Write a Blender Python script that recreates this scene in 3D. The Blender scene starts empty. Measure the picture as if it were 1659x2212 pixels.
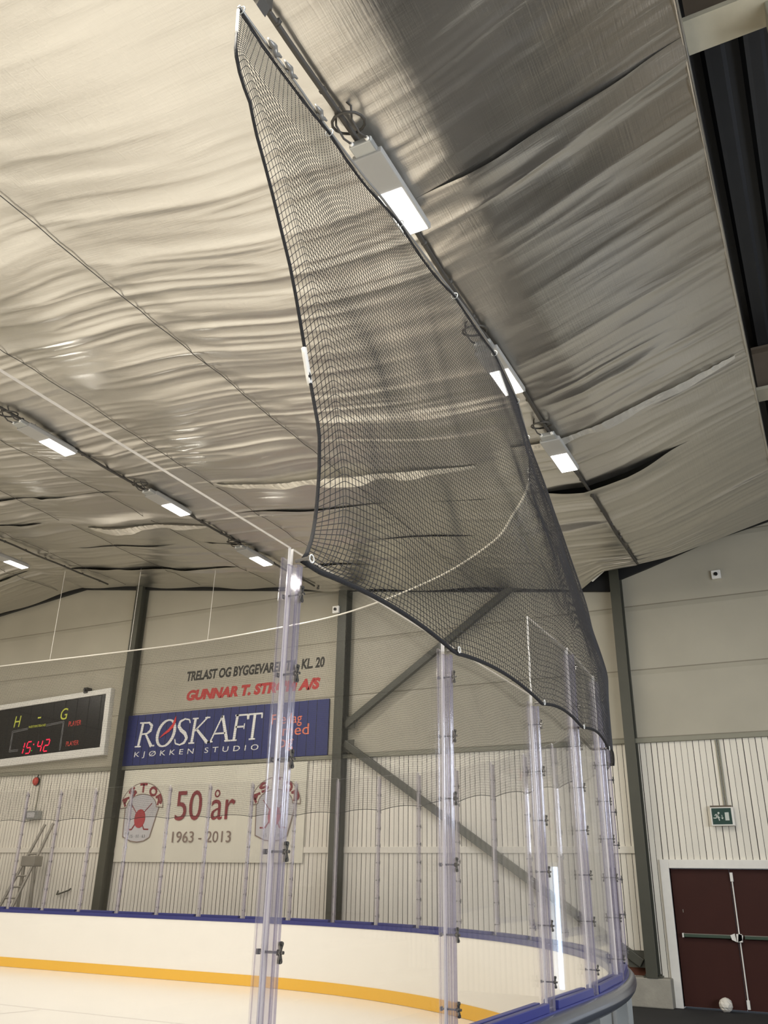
import bpy, math, random
import numpy as np
from mathutils import Vector, Matrix

random.seed(7)
rng = np.random.default_rng(11)
sc = bpy.context.scene
COL = sc.collection
PI = math.pi

# ------------------------------------------------------------------ camera
cam_d = bpy.data.cameras.new('camera')
cam_d.sensor_fit = 'HORIZONTAL'
cam_d.sensor_width = 36.0
cam_d.lens = 36.0 * 1840.8 / 1659.0
cam_d.clip_start = 0.05
cam_d.clip_end = 200
cam = bpy.data.objects.new('camera', cam_d)
COL.objects.link(cam)
yaw, pitch, roll = math.radians(27.3447), math.radians(23.7099), math.radians(1.1165)
fw = Vector((-math.sin(yaw) * math.cos(pitch), math.cos(yaw) * math.cos(pitch), math.sin(pitch)))
rt = Vector((math.cos(yaw), math.sin(yaw), 0))
up = rt.cross(fw)
r2 = math.cos(roll) * rt + math.sin(roll) * up
u2 = -math.sin(roll) * rt + math.cos(roll) * up
m = Matrix((r2, u2, -fw)).transposed().to_4x4()
m.translation = Vector((0, 0, 1.74))
cam.matrix_world = m
sc.camera = cam

# ------------------------------------------------------------------ light
sc.view_settings.view_transform = 'Standard'
sc.view_settings.look = 'None'
sc.view_settings.gamma = 1
sc.view_settings.use_curve_mapping = False
sc.view_settings.exposure = 0.0
sc.cycles.max_bounces = 8
sc.cycles.diffuse_bounces = 4
sc.cycles.glossy_bounces = 4
sc.cycles.transmission_bounces = 4
sc.cycles.transparent_max_bounces = 48
sc.cycles.caustics_reflective = True
sc.cycles.sample_clamp_indirect = 6.0
sc.cycles.use_denoising = True

world = bpy.data.worlds.new('world')
sc.world = world
world.use_nodes = True
bg = world.node_tree.nodes['Background']
bg.inputs[0].default_value = (0.75, 0.85, 1.0, 1)
bg.inputs[1].default_value = 0.6

LAMP_W = 98.0
LAMP_COL = (1.0, 0.945, 0.84)


def area(name, loc, rot, sx, sy, watt, col, spread=PI):
    l = bpy.data.lights.new(name, 'AREA')
    l.shape = 'RECTANGLE'
    l.size, l.size_y = sx, sy
    l.energy = watt
    l.color = col
    l.spread = spread
    o = bpy.data.objects.new(name, l)
    o.location = loc
    o.rotation_euler = rot
    COL.objects.link(o)
    return o


# daylight through the glazed doorway in the end wall, right of the picture
area('daylight', (1.66, 17.02, 1.15), (math.radians(-90), 0, 0), 0.17, 2.1, 7, (0.66, 0.80, 1.0))
# added daylight that brightens the end wall's right part, at an unseen window strip
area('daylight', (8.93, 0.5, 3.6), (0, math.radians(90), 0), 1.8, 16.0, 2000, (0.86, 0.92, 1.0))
# the lamps of the hall that hang behind and beside the photographer
for (lx, lz) in ((-2.57, 7.1), (-10.2, 8.0), (-16.6, 8.55), (-24.0, 8.3)):
    for ly in (2.3, -0.7, -3.7, -6.7, -10.5, -14.5):
        if lx < -20 and ly > 0:
            continue
        area('ceiling_lamp_light', (lx, ly, lz), (0, 0, 0), 0.26, 0.55, LAMP_W * (1.25 if ly < -5 else 1), LAMP_COL)
for (lx, ly, lz) in ((-16.6, 10.1, 8.55), (-16.6, 7.2, 8.55), (-16.6, 4.4, 8.55), (-10.2, 5.4, 8.0),
                     (-24.0, 13.0, 8.3), (-24.0, 9.5, 8.3), (-24.0, 6.0, 8.3), (-24.0, 2.5, 8.3)):
    area('ceiling_lamp_light', (lx, ly, lz), (0, 0, 0), 0.26, 0.55, LAMP_W, LAMP_COL)


# ------------------------------------------------------------------ materials
def srgb(r, g, b):
    f = lambda c: (c / 255 / 12.92) if c / 255 <= 0.04045 else ((c / 255 + 0.055) / 1.055) ** 2.4
    return (f(r), f(g), f(b), 1)


def pm(name, col, rough=0.6, metal=0.0, spec=0.5, noise=0.0, nscale=6.0, bump=0.0, bscale=40.0, emit=None, estr=0.0):
    mt = bpy.data.materials.new(name)
    mt.use_nodes = True
    nt = mt.node_tree
    b = nt.nodes['Principled BSDF']
    c = tuple(col[:3]) + (1,)
    b.inputs['Base Color'].default_value = c
    b.inputs['Roughness'].default_value = rough
    b.inputs['Metallic'].default_value = metal
    b.inputs['Specular IOR Level'].default_value = spec
    tc = nt.nodes.new('ShaderNodeTexCoord')
    if noise > 0:
        n = nt.nodes.new('ShaderNodeTexNoise')
        n.inputs['Scale'].default_value = nscale
        n.inputs['Detail'].default_value = 5
        nt.links.new(tc.outputs['Object'], n.inputs['Vector'])
        r = nt.nodes.new('ShaderNodeMapRange')
        r.inputs['To Min'].default_value = 1 - noise
        r.inputs['To Max'].default_value = 1 + noise * 0.6
        nt.links.new(n.outputs['Fac'], r.inputs['Value'])
        mx = nt.nodes.new('ShaderNodeMixRGB')
        mx.blend_type = 'MULTIPLY'
        mx.inputs['Fac'].default_value = 1
        mx.inputs['Color1'].default_value = c
        nt.links.new(r.outputs['Result'], mx.inputs['Color2'])
        nt.links.new(mx.outputs['Color'], b.inputs['Base Color'])
    if bump > 0:
        n = nt.nodes.new('ShaderNodeTexNoise')
        n.inputs['Scale'].default_value = bscale
        n.inputs['Detail'].default_value = 4
        nt.links.new(tc.outputs['Object'], n.inputs['Vector'])
        bp = nt.nodes.new('ShaderNodeBump')
        bp.inputs['Strength'].default_value = bump
        bp.inputs['Distance'].default_value = 0.01
        nt.links.new(n.outputs['Fac'], bp.inputs['Height'])
        nt.links.new(bp.outputs['Normal'], b.inputs['Normal'])
    if emit:
        b.inputs['Emission Color'].default_value = tuple(emit[:3]) + (1,)
        b.inputs['Emission Strength'].default_value = estr
    return mt


def clear_mat(name, tint, gloss=1.0, rough=0.02, haze=0.0, hazecol=(0.8, 0.78, 0.85, 1)):
    """thin clear acrylic: straight-through light plus a Fresnel reflection"""
    mt = bpy.data.materials.new(name)
    mt.use_nodes = True
    nt = mt.node_tree
    nt.nodes.remove(nt.nodes['Principled BSDF'])
    out = nt.nodes['Material Output']
    tr = nt.nodes.new('ShaderNodeBsdfTransparent')
    tr.inputs[0].default_value = tint
    gl = nt.nodes.new('ShaderNodeBsdfGlossy')
    gl.inputs['Roughness'].default_value = rough
    gl.inputs['Color'].default_value = (gloss, gloss, gloss, 1)
    lw = nt.nodes.new('ShaderNodeLayerWeight')
    lw.inputs['Blend'].default_value = 0.5
    f5 = math_node(nt, 'POWER', lw.outputs['Facing'], 5.0)
    fr = math_node(nt, 'ADD', math_node(nt, 'MULTIPLY', f5, 0.96), 0.037)
    mx = nt.nodes.new('ShaderNodeMixShader')
    nt.links.new(fr, mx.inputs[0])
    last = tr
    if haze > 0:
        df = nt.nodes.new('ShaderNodeBsdfDiffuse')
        df.inputs[0].default_value = hazecol
        mh = nt.nodes.new('ShaderNodeMixShader')
        mh.inputs[0].default_value = haze
        nt.links.new(tr.outputs[0], mh.inputs[1])
        nt.links.new(df.outputs[0], mh.inputs[2])
        last = mh
    nt.links.new(last.outputs[0], mx.inputs[1])
    nt.links.new(gl.outputs[0], mx.inputs[2])
    nt.links.new(mx.outputs[0], out.inputs[0])
    return mt


def math_node(nt, op, a, b=None):
    n = nt.nodes.new('ShaderNodeMath')
    n.operation = op
    for i, v in enumerate((a, b)):
        if v is None:
            continue
        if isinstance(v, (int, float)):
            n.inputs[i].default_value = v
        else:
            nt.links.new(v, n.inputs[i])
    return n.outputs[0]


def plank_mat(name, col, pitch=0.106, gap=0.10, groove=(0.05, 0.04, 0.03, 1)):
    """vertical tongue-and-groove boards: grooves every pitch metres along X"""
    mt = bpy.data.materials.new(name)
    mt.use_nodes = True
    nt = mt.node_tree
    b = nt.nodes['Principled BSDF']
    b.inputs['Roughness'].default_value = 0.55
    tc = nt.nodes.new('ShaderNodeTexCoord')
    sp = nt.nodes.new('ShaderNodeSeparateXYZ')
    nt.links.new(tc.outputs['Object'], sp.inputs[0])
    q = math_node(nt, 'DIVIDE', sp.outputs['X'], pitch)
    fl = math_node(nt, 'FLOOR', q)
    fr = math_node(nt, 'FRACT', q)
    wn = nt.nodes.new('ShaderNodeTexWhiteNoise')
    wn.noise_dimensions = '1D'
    nt.links.new(fl, wn.inputs['W'])
    width = math_node(nt, 'ADD', math_node(nt, 'MULTIPLY', wn.outputs['Value'], gap * 0.9), gap * 0.75)
    isg = math_node(nt, 'LESS_THAN', fr, width)
    mx = nt.nodes.new('ShaderNodeMixRGB')
    mx.inputs['Color2'].default_value = groove
    ns = nt.nodes.new('ShaderNodeTexNoise')
    ns.inputs['Scale'].default_value = 2.0
    ns.inputs['Detail'].default_value = 6
    nt.links.new(tc.outputs['Object'], ns.inputs['Vector'])
    tint = math_node(nt, 'ADD', math_node(nt, 'MULTIPLY', wn.outputs['Value'], 0.07), math_node(nt, 'ADD', math_node(nt, 'MULTIPLY', ns.outputs['Fac'], 0.12), 0.86))
    mc = nt.nodes.new('ShaderNodeMixRGB')
    mc.blend_type = 'MULTIPLY'
    mc.inputs['Fac'].default_value = 1
    mc.inputs['Color1'].default_value = col
    nt.links.new(tint, mc.inputs['Color2'])
    nt.links.new(mc.outputs['Color'], mx.inputs['Color1'])
    nt.links.new(isg, mx.inputs['Fac'])
    nt.links.new(mx.outputs['Color'], b.inputs['Base Color'])
    bp = nt.nodes.new('ShaderNodeBump')
    bp.inputs['Strength'].default_value = 0.8
    bp.inputs['Distance'].default_value = 0.012
    nt.links.new(math_node(nt, 'SUBTRACT', 1.0, isg), bp.inputs['Height'])
    nt.links.new(bp.outputs['Normal'], b.inputs['Normal'])
    return mt


def panel_mat(name, col):
    """big sandwich panels laid in courses: horizontal joints in Z, a few upright joints in X"""
    mt = bpy.data.materials.new(name)
    mt.use_nodes = True
    nt = mt.node_tree
    b = nt.nodes['Principled BSDF']
    b.inputs['Roughness'].default_value = 0.5
    tc = nt.nodes.new('ShaderNodeTexCoord')
    sp = nt.nodes.new('ShaderNodeSeparateXYZ')
    nt.links.new(tc.outputs['Object'], sp.inputs[0])
    z = math_node(nt, 'DIVIDE', math_node(nt, 'SUBTRACT', sp.outputs['Z'], 4.36), 1.275)
    fz = math_node(nt, 'FRACT', z)
    g = math_node(nt, 'LESS_THAN', fz, 0.016)
    mx = nt.nodes.new('ShaderNodeMixRGB')
    ns = nt.nodes.new('ShaderNodeTexNoise')
    ns.inputs['Scale'].default_value = 1.3
    ns.inputs['Detail'].default_value = 7
    nt.links.new(tc.outputs['Object'], ns.inputs['Vector'])
    mc = nt.nodes.new('ShaderNodeMixRGB')
    mc.blend_type = 'MULTIPLY'
    mc.inputs['Fac'].default_value = 1
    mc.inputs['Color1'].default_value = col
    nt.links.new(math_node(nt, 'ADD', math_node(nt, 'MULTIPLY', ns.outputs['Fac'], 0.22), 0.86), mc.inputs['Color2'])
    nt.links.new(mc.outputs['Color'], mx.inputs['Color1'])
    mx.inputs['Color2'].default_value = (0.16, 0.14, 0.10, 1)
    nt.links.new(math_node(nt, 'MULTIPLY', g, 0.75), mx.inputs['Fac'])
    nt.links.new(mx.outputs['Color'], b.inputs['Base Color'])
    # rounded panel edge just under every joint
    ed = nt.nodes.new('ShaderNodeMapRange')
    ed.inputs['From Min'].default_value = 0.93
    ed.inputs['From Max'].default_value = 1.0
    ed.inputs['To Min'].default_value = 1.0
    ed.inputs['To Max'].default_value = 0.0
    nt.links.new(fz, ed.inputs['Value'])
    bp = nt.nodes.new('ShaderNodeBump')
    bp.inputs['Strength'].default_value = 0.7
    bp.inputs['Distance'].default_value = 0.03
    nt.links.new(ed.outputs['Result'], bp.inputs['Height'])
    nt.links.new(bp.outputs['Normal'], b.inputs['Normal'])
    return mt


def foil_mat():
    mt = bpy.data.materials.new('aluminium foil sheet')
    mt.use_nodes = True
    nt = mt.node_tree
    b = nt.nodes['Principled BSDF']
    b.inputs['Base Color'].default_value = (0.665, 0.647, 0.612, 1)
    b.inputs['Metallic'].default_value = 1.0
    b.inputs['Roughness'].default_value = 0.34
    tc = nt.nodes.new('ShaderNodeTexCoord')
    # woven reinforcement: fine crossed threads
    mp = nt.nodes.new('ShaderNodeMapping')
    mp.inputs['Scale'].default_value = (3.0, 55.0, 3.0)
    mp2 = nt.nodes.new('ShaderNodeMapping')
    mp2.inputs['Scale'].default_value = (70.0, 2.0, 3.0)
    n1 = nt.nodes.new('ShaderNodeTexNoise')
    n2 = nt.nodes.new('ShaderNodeTexNoise')
    for mpp, nn in ((mp, n1), (mp2, n2)):
        nt.links.new(tc.outputs['Object'], mpp.inputs['Vector'])
        nt.links.new(mpp.outputs['Vector'], nn.inputs['Vector'])
        nn.inputs['Scale'].default_value = 1.0
        nn.inputs['Detail'].default_value = 3
    hs = math_node(nt, 'ADD', n1.outputs['Fac'], n2.outputs['Fac'])
    bp = nt.nodes.new('ShaderNodeBump')
    bp.inputs['Strength'].default_value = 0.22
    bp.inputs['Distance'].default_value = 0.006
    nt.links.new(hs, bp.inputs['Height'])
    nt.links.new(bp.outputs['Normal'], b.inputs['Normal'])
    # slight roughness patches
    n3 = nt.nodes.new('ShaderNodeTexNoise')
    n3.inputs['Scale'].default_value = 0.9
    n3.inputs['Detail'].default_value = 4
    nt.links.new(tc.outputs['Object'], n3.inputs['Vector'])
    r = nt.nodes.new('ShaderNodeMapRange')
    r.inputs['To Min'].default_value = 0.25
    r.inputs['To Max'].default_value = 0.39
    nt.links.new(n3.outputs['Fac'], r.inputs['Value'])
    nt.links.new(r.outputs['Result'], b.inputs['Roughness'])
    return mt


M = {}
M['foil'] = foil_mat()
M['flap'] = pm('crumpled foil back', (0.74, 0.71, 0.64), 0.34, metal=0.6, noise=0.2, nscale=9, bump=0.9, bscale=14)
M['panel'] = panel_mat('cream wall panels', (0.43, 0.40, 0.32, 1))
M['plank'] = plank_mat('cream boarding', (0.86, 0.815, 0.715, 1), gap=0.088, groove=(0.025, 0.018, 0.012, 1))
M['cream'] = pm('cream paint', (0.80, 0.76, 0.67), 0.5, noise=0.06)
M['whitepaint'] = pm('white paint', (0.82, 0.80, 0.75), 0.45, noise=0.08, nscale=9)
M['steel'] = pm('grey green steel paint', (0.066, 0.066, 0.05), 0.45, noise=0.12, nscale=5)
M['steel2'] = pm('grey steel trim', (0.27, 0.26, 0.20), 0.5, noise=0.1)
M['dark'] = pm('dark gap', (0.012, 0.012, 0.012), 0.8)
M['roofmetal'] = pm('dark corrugated roof', (0.018, 0.0185, 0.020), 0.5, noise=0.2, nscale=3)
M['timber'] = pm('cream timber', (0.42, 0.385, 0.29), 0.6, noise=0.12, nscale=8)
M['browntimber'] = pm('brown girder', (0.13, 0.10, 0.07), 0.6, noise=0.25, nscale=4)
M['concrete'] = pm('grey concrete', (0.34, 0.32, 0.27), 0.85, noise=0.28, nscale=5, bump=0.4, bscale=25)
M['rubber'] = pm('dark rubber floor', (0.017, 0.017, 0.018), 0.85, noise=0.25, nscale=3)
M['ice'] = pm('ice', (0.89, 0.86, 0.80), 0.22, spec=0.35, noise=0.03, nscale=1.2)
M['iceline'] = pm('faint ice line', (0.74, 0.70, 0.66), 0.25)
M['board'] = pm('white board plastic', (0.86, 0.83, 0.77), 0.35, noise=0.03, nscale=3)
M['yellow'] = pm('yellow plastic', (0.80, 0.46, 0.055), 0.35)
M['blue'] = pm('blue plastic', (0.03, 0.036, 0.175), 0.3)
M['rail'] = pm('blue grey metal rail', (0.15, 0.17, 0.215), 0.22, metal=0.75)
M['galv'] = pm('galvanised steel', (0.42, 0.43, 0.42), 0.4, metal=0.6, noise=0.1)
M['chrome'] = pm('dull chrome', (0.20, 0.195, 0.19), 0.28, metal=0.9)
M['glass'] = clear_mat('clear acrylic pane', (0.984, 0.982, 0.986, 1), 0.85)
M['glassedge'] = pm('cut acrylic edge', (0.86, 0.84, 0.82), 0.3)
M['profile'] = clear_mat('clear profile', (0.95, 0.945, 0.957, 1), 1.0, 0.05, 0.07, (0.75, 0.72, 0.80, 1))
M['profedge'] = clear_mat('clear profile edge', (0.62, 0.59, 0.67, 1), 0.9, 0.1, 0.12, (0.6, 0.57, 0.66, 1))
M['net'] = pm('black net twine', (0.016, 0.015, 0.017), 0.7)
M['cord'] = pm('black border cord', (0.010, 0.009, 0.010), 0.8, bump=0.5, bscale=160)
M['whiterope'] = pm('white rope', (0.78, 0.75, 0.68), 0.7, bump=0.5, bscale=90)
M['greycable'] = pm('grey steel cable', (0.30, 0.29, 0.27), 0.4, metal=0.5)
M['conduit'] = pm('dark cable', (0.05, 0.045, 0.038), 0.55)
M['lamphouse'] = pm('grey lamp housing', (0.33, 0.325, 0.31), 0.45)
M['lens'] = pm('lit lens', (0.9, 0.9, 0.9), 0.4, emit=(1, 0.97, 0.92), estr=6.0)
M['sblack'] = pm('scoreboard black', (0.018, 0.017, 0.016), 0.25)
M['ledred'] = pm('red digits', (0.3, 0.0, 0.02), 0.4, emit=(1.0, 0.02, 0.07), estr=1.3)
M['redtext'] = pm('red lettering', (0.75, 0.08, 0.06), 0.5)
M['yellowtext'] = pm('yellow green lettering', (0.62, 0.66, 0.08), 0.5)
M['greytext'] = pm('grey outline paint', (0.22, 0.22, 0.23), 0.5)
M['greenled'] = pm('green point', (0.02, 0.25, 0.03), 0.5, emit=(0.05, 0.8, 0.1), estr=0.6)
M['signblue'] = pm('sign blue', (0.026, 0.035, 0.155), 0.4, noise=0.08)
M['signwhite'] = pm('sign white', (0.86, 0.85, 0.82), 0.5)
M['orange'] = pm('orange lettering', (0.80, 0.22, 0.13), 0.5)
M['signred'] = pm('sign red', (0.70, 0.05, 0.05), 0.5)
M['blacktext'] = pm('black lettering', (0.035, 0.033, 0.028), 0.6)
M['walltextred'] = pm('brick red lettering', (0.50, 0.055, 0.05), 0.6)
M['bannercloth'] = pm('cream banner cloth', (0.76, 0.73, 0.62), 0.8, noise=0.05, nscale=2)
M['maroon'] = pm('maroon print', (0.27, 0.045, 0.055), 0.7)
M['brownprint'] = pm('grey brown print', (0.26, 0.19, 0.16), 0.7)
M['shieldgrey'] = pm('shield grey', (0.56, 0.55, 0.56), 0.7)
M['puckred'] = pm('puck red', (0.42, 0.05, 0.06), 0.7)
M['doorred'] = pm('oxblood door paint', (0.047, 0.013, 0.009), 0.55, spec=0.25, noise=0.15, nscale=2.5)
M['greenbar'] = pm('dark green bar', (0.045, 0.075, 0.05), 0.4)
M['exitgreen'] = pm('exit sign green', (0.006, 0.045, 0.035), 0.35)
M['exitpale'] = pm('exit sign pale', (0.56, 0.60, 0.55), 0.4)
M['ball'] = pm('dirty white skin', (0.78, 0.74, 0.66), 0.55, noise=0.25, nscale=14)
M['redlamp'] = pm('red dome', (0.55, 0.07, 0.05), 0.3)
M['alu'] = pm('worn aluminium', (0.30, 0.28, 0.24), 0.45, metal=0.3, noise=0.15)
M['brick'] = pm('bare red timber', (0.16, 0.055, 0.03), 0.85, noise=0.35, nscale=9)
M['midgrey'] = pm('worn wood of the stand', (0.36, 0.31, 0.23), 0.8)


# ------------------------------------------------------------------ mesh building
class MB:
    def __init__(self):
        self.v, self.f, self.mi = [], [], []

    def add(self, vs, fs, mi=0):
        o = len(self.v)
        self.v += [tuple(p) for p in vs]
        self.f += [tuple(i + o for i in f) for f in fs]
        self.mi += [mi] * len(fs)
        return self

    def box(self, x0, x1, y0, y1, z0, z1, mi=0, face_mi=None):
        vs = [(x, y, z) for x in (x0, x1) for y in (y0, y1) for z in (z0, z1)]
        fs = [(0, 1, 3, 2), (4, 6, 7, 5), (0, 4, 5, 1), (2, 3, 7, 6), (0, 2, 6, 4), (1, 5, 7, 3)]
        o = len(self.v)
        self.v += vs
        self.f += [tuple(i + o for i in f) for f in fs]
        self.mi += list(face_mi) if face_mi else [mi] * 6
        return self

    def prism(self, poly, axis, a, b, mi=0):
        """poly: 2-D outline; axis 'y' means the outline lies in XZ and is extruded from y=a to y=b"""
        n = len(poly)
        def P(p, t):
            return (p[0], t, p[1]) if axis == 'y' else ((t, p[0], p[1]) if axis == 'x' else (p[0], p[1], t))
        vs = [P(p, a) for p in poly] + [P(p, b) for p in poly]
        fs = [tuple(range(n)), tuple(range(2 * n - 1, n - 1, -1))]
        fs += [(i, i + n, (i + 1) % n + n, (i + 1) % n) for i in range(n)]
        return self.add(vs, fs, mi)

    def tube(self, pts, r, n=8, mi=0, closed=False, caps=True):
        pts = [Vector(p) for p in pts]
        N = len(pts)
        rs = r if hasattr(r, '__len__') else [r] * N
        vs = []
        prev = None
        for i, p in enumerate(pts):
            if closed:
                t = pts[(i + 1) % N] - pts[i - 1]
            else:
                t = pts[min(i + 1, N - 1)] - pts[max(i - 1, 0)]
            if t.length < 1e-9:
                t = Vector((0, 0, 1))
            t.normalize()
            if prev is None:
                a = Vector((0, 0, 1)) if abs(t.z) < 0.9 else Vector((1, 0, 0))
                nn = t.cross(a).normalized()
            else:
                nn = (prev - t * prev.dot(t))
                nn = nn.normalized() if nn.length > 1e-6 else t.orthogonal().normalized()
            prev = nn
            bb = t.cross(nn)
            for k in range(n):
                ang = 2 * PI * k / n
                vs.append(p + (nn * math.cos(ang) + bb * math.sin(ang)) * rs[i])
        fs = []
        segs = N if closed else N - 1
        for i in range(segs):
            j = (i + 1) % N
            for k in range(n):
                fs.append((i * n + k, i * n + (k + 1) % n, j * n + (k + 1) % n, j * n + k))
        if not closed and caps:
            fs.append(tuple(range(n - 1, -1, -1)))
            fs.append(tuple((N - 1) * n + k for k in range(n)))
        return self.add(vs, fs, mi)

    def disc(self, c, r, axis, a, b, n=24, mi=0, sx=1.0, sz=1.0):
        return self.prism([(c[0] + r * sx * math.cos(2 * PI * k / n), c[1] + r * sz * math.sin(2 * PI * k / n)) for k in range(n)], axis, a, b, mi)

    def stroke(self, pts, w, y0, y1, mi=0, round_=True):
        """flat lettering stroke in the XZ plane, w = width or list of widths"""
        ws = w if hasattr(w, '__len__') else [w] * len(pts)
        for i in range(len(pts) - 1):
            (xa, za), (xb, zb) = pts[i], pts[i + 1]
            L = math.hypot(xb - xa, zb - za) or 1e-6
            nx, nz = -(zb - za) / L, (xb - xa) / L
            a, b = ws[i] / 2, ws[i + 1] / 2
            self.prism([(xa - nx * a, za - nz * a), (xb - nx * b, zb - nz * b), (xb + nx * b, zb + nz * b), (xa + nx * a, za + nz * a)], 'y', y0 - 0.0005 * (i % 3), y1, mi)
        if round_:
            for p, q in list(zip(pts, ws))[1:-1]:
                self.disc(p, q / 2, 'y', y0 + 0.0006, y1, 10, mi)
        return self

    def build(self, name, mat, parent=None, smooth=False, loc=None):
        me = bpy.data.meshes.new(name)
        me.from_pydata(self.v, [], self.f)
        mats = mat if isinstance(mat, (list, tuple)) else [mat]
        for q in mats:
            me.materials.append(q)
        if len(mats) > 1:
            me.polygons.foreach_set('material_index', self.mi)
        if smooth:
            me.polygons.foreach_set('use_smooth', [True] * len(me.polygons))
        me.validate()
        me.update()
        o = bpy.data.objects.new(name, me)
        COL.objects.link(o)
        if loc:
            o.location = loc
        if parent:
            o.parent = parent
        return o


def np_mesh(name, verts, quads, mat, parent=None, smooth=True, mat_index=None):
    me = bpy.data.meshes.new(name)
    nv, nf = len(verts), len(quads)
    me.vertices.add(nv)
    me.vertices.foreach_set('co', np.ascontiguousarray(verts, dtype=np.float32).ravel())
    me.loops.add(nf * 4)
    me.loops.foreach_set('vertex_index', np.ascontiguousarray(quads, dtype=np.int32).ravel())
    me.polygons.add(nf)
    me.polygons.foreach_set('loop_start', np.arange(0, nf * 4, 4, dtype=np.int32))
    me.polygons.foreach_set('loop_total', np.full(nf, 4, dtype=np.int32))
    if smooth:
        me.polygons.foreach_set('use_smooth', np.ones(nf, dtype=bool))
    me.update(calc_edges=True)
    for q in (mat if isinstance(mat, (list, tuple)) else [mat]):
        me.materials.append(q)
    if mat_index is not None:
        me.polygons.foreach_set('material_index', mat_index)
    o = bpy.data.objects.new(name, me)
    COL.objects.link(o)
    if parent:
        o.parent = parent
    return o


def bevel(o, w, seg=2):
    md = o.modifiers.new('bevel', 'BEVEL')
    md.width = w
    md.segments = seg
    md.limit_method = 'ANGLE'
    return o


def tag(o, label=None, cat=None, group=None, kind=None):
    if label:
        o['label'] = label
    if cat:
        o['category'] = cat
    if group:
        o['group'] = group
    if kind:
        o['kind'] = kind
    return o


def empty(name, loc, label=None, cat=None, group=None, rz=0.0):
    o = bpy.data.objects.new(name, None)
    o.empty_display_size = 0.1
    o.location = loc
    o.rotation_euler = (0, 0, rz)
    COL.objects.link(o)
    return tag(o, label, cat, group)


def struct(o):
    o['kind'] = 'structure'
    return o


def text_obj(name, s, x0, x1, z0, z1, y, mat, parent=None, depth=0.004, shear=0.0, bold=0.0, spacing=1.0):
    """lettering fitted into the box x0..x1, z0..z1, facing the rink (-Y)"""
    cu = bpy.data.curves.new(name, 'FONT')
    cu.body = s
    cu.shear = shear
    cu.offset = bold
    cu.space_character = spacing
    cu.extrude = 0.02
    cu.resolution_u = 4
    t = bpy.data.objects.new('tmp', cu)
    COL.objects.link(t)
    bpy.context.view_layer.update()
    me = bpy.data.meshes.new_from_object(t.evaluated_get(bpy.context.evaluated_depsgraph_get()))
    bpy.data.objects.remove(t)
    bpy.data.curves.remove(cu)
    n = len(me.vertices)
    co = np.empty(n * 3, dtype=np.float32)
    me.vertices.foreach_get('co', co)
    co = co.reshape(-1, 3)
    mn, mx = co.min(0), co.max(0)
    out = np.empty_like(co)
    out[:, 0] = x0 + (co[:, 0] - mn[0]) / (mx[0] - mn[0]) * (x1 - x0)
    out[:, 2] = z0 + (co[:, 1] - mn[1]) / (mx[1] - mn[1]) * (z1 - z0)
    out[:, 1] = y - depth * (co[:, 2] - mn[2]) / max(mx[2] - mn[2], 1e-6)
    me.vertices.foreach_set('co', out.ravel())
    me.update()
    me.name = name
    me.materials.clear()
    me.materials.append(mat)
    o = bpy.data.objects.new(name, me)
    COL.objects.link(o)
    if parent:
        o.parent = parent
        o.matrix_parent_inverse = Matrix.Translation(parent.location).inverted()
    return o


def keep(o, parent):
    """parent without moving: the mesh is in world coordinates"""
    o.parent = parent
    o.matrix_parent_inverse = Matrix.Translation(parent.location).inverted()
    return o


# ------------------------------------------------------------------ the hall
YW = 16.7
# floor, ice
struct(MB().box(-36, 9, -22, YW + 0.3, -0.3, -0.02).build('floor', M['rubber']))

RC = (-10.45, 6.2)          # centre of the rounded rink corner
def path_pt(s, R):
    """rink outline at distance R from the corner centre; s = metres along the glass line (R = 8.75), s=0 at Y=2.45"""
    L1 = RC[1] - 2.45
    if s < L1:
        return Vector((RC[0] + R, 2.45 + s, 0)), 0.0
    a = (s - L1) / 8.75
    if a < PI / 2:
        return Vector((RC[0] + R * math.cos(a), RC[1] + R * math.sin(a), 0)), a
    return Vector((RC[0] - (s - L1 - 8.75 * PI / 2), RC[1] + R, 0)), PI / 2
S_END = (RC[1] - 2.45) + 8.75 * PI / 2 + 10.9

# ice sheet with the rounded corner
ss = np.concatenate([[-9.0, 0.0], np.linspace(RC[1] - 2.45, RC[1] - 2.45 + 8.75 * PI / 2, 40), [S_END + 12.0]])
poly = []
for s in ss:
    p, a = path_pt(float(s), 8.70)
    poly.append((p.x, p.y))
poly += [(-33, -20), (RC[0] + 8.70, -20)]
mb = MB()
mb.prism(poly, 'z', -0.03, 0.0)
struct(mb.build('ice_surface', M['ice']))
mb = MB()
mb.box(-20.5, -4.3, 10.56, 10.62, 0.0005, 0.002)
gl = mb.build('goal_line', M['iceline'])
tag(gl, 'faint straight line painted across the ice before the far boards', 'ice marking')
mb = MB()
arc = [(-13.0 + 2.05 * math.cos(a), 10.56 - 1.85 * math.sin(a), 0.001) for a in np.linspace(0.02, PI - 0.02, 28)]
for i in range(len(arc) - 1):
    p, q = Vector(arc[i]), Vector(arc[i + 1])
    d = (q - p).normalized()
    nrm = Vector((-d.y, d.x, 0)) * 0.03
    mb.add([p - nrm, q - nrm, q + nrm, p + nrm], [(0, 1, 2, 3)])
tag(mb.build('goal_crease_line', M['iceline']), 'faint curved line on the ice at the lower left', 'ice marking')

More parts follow.
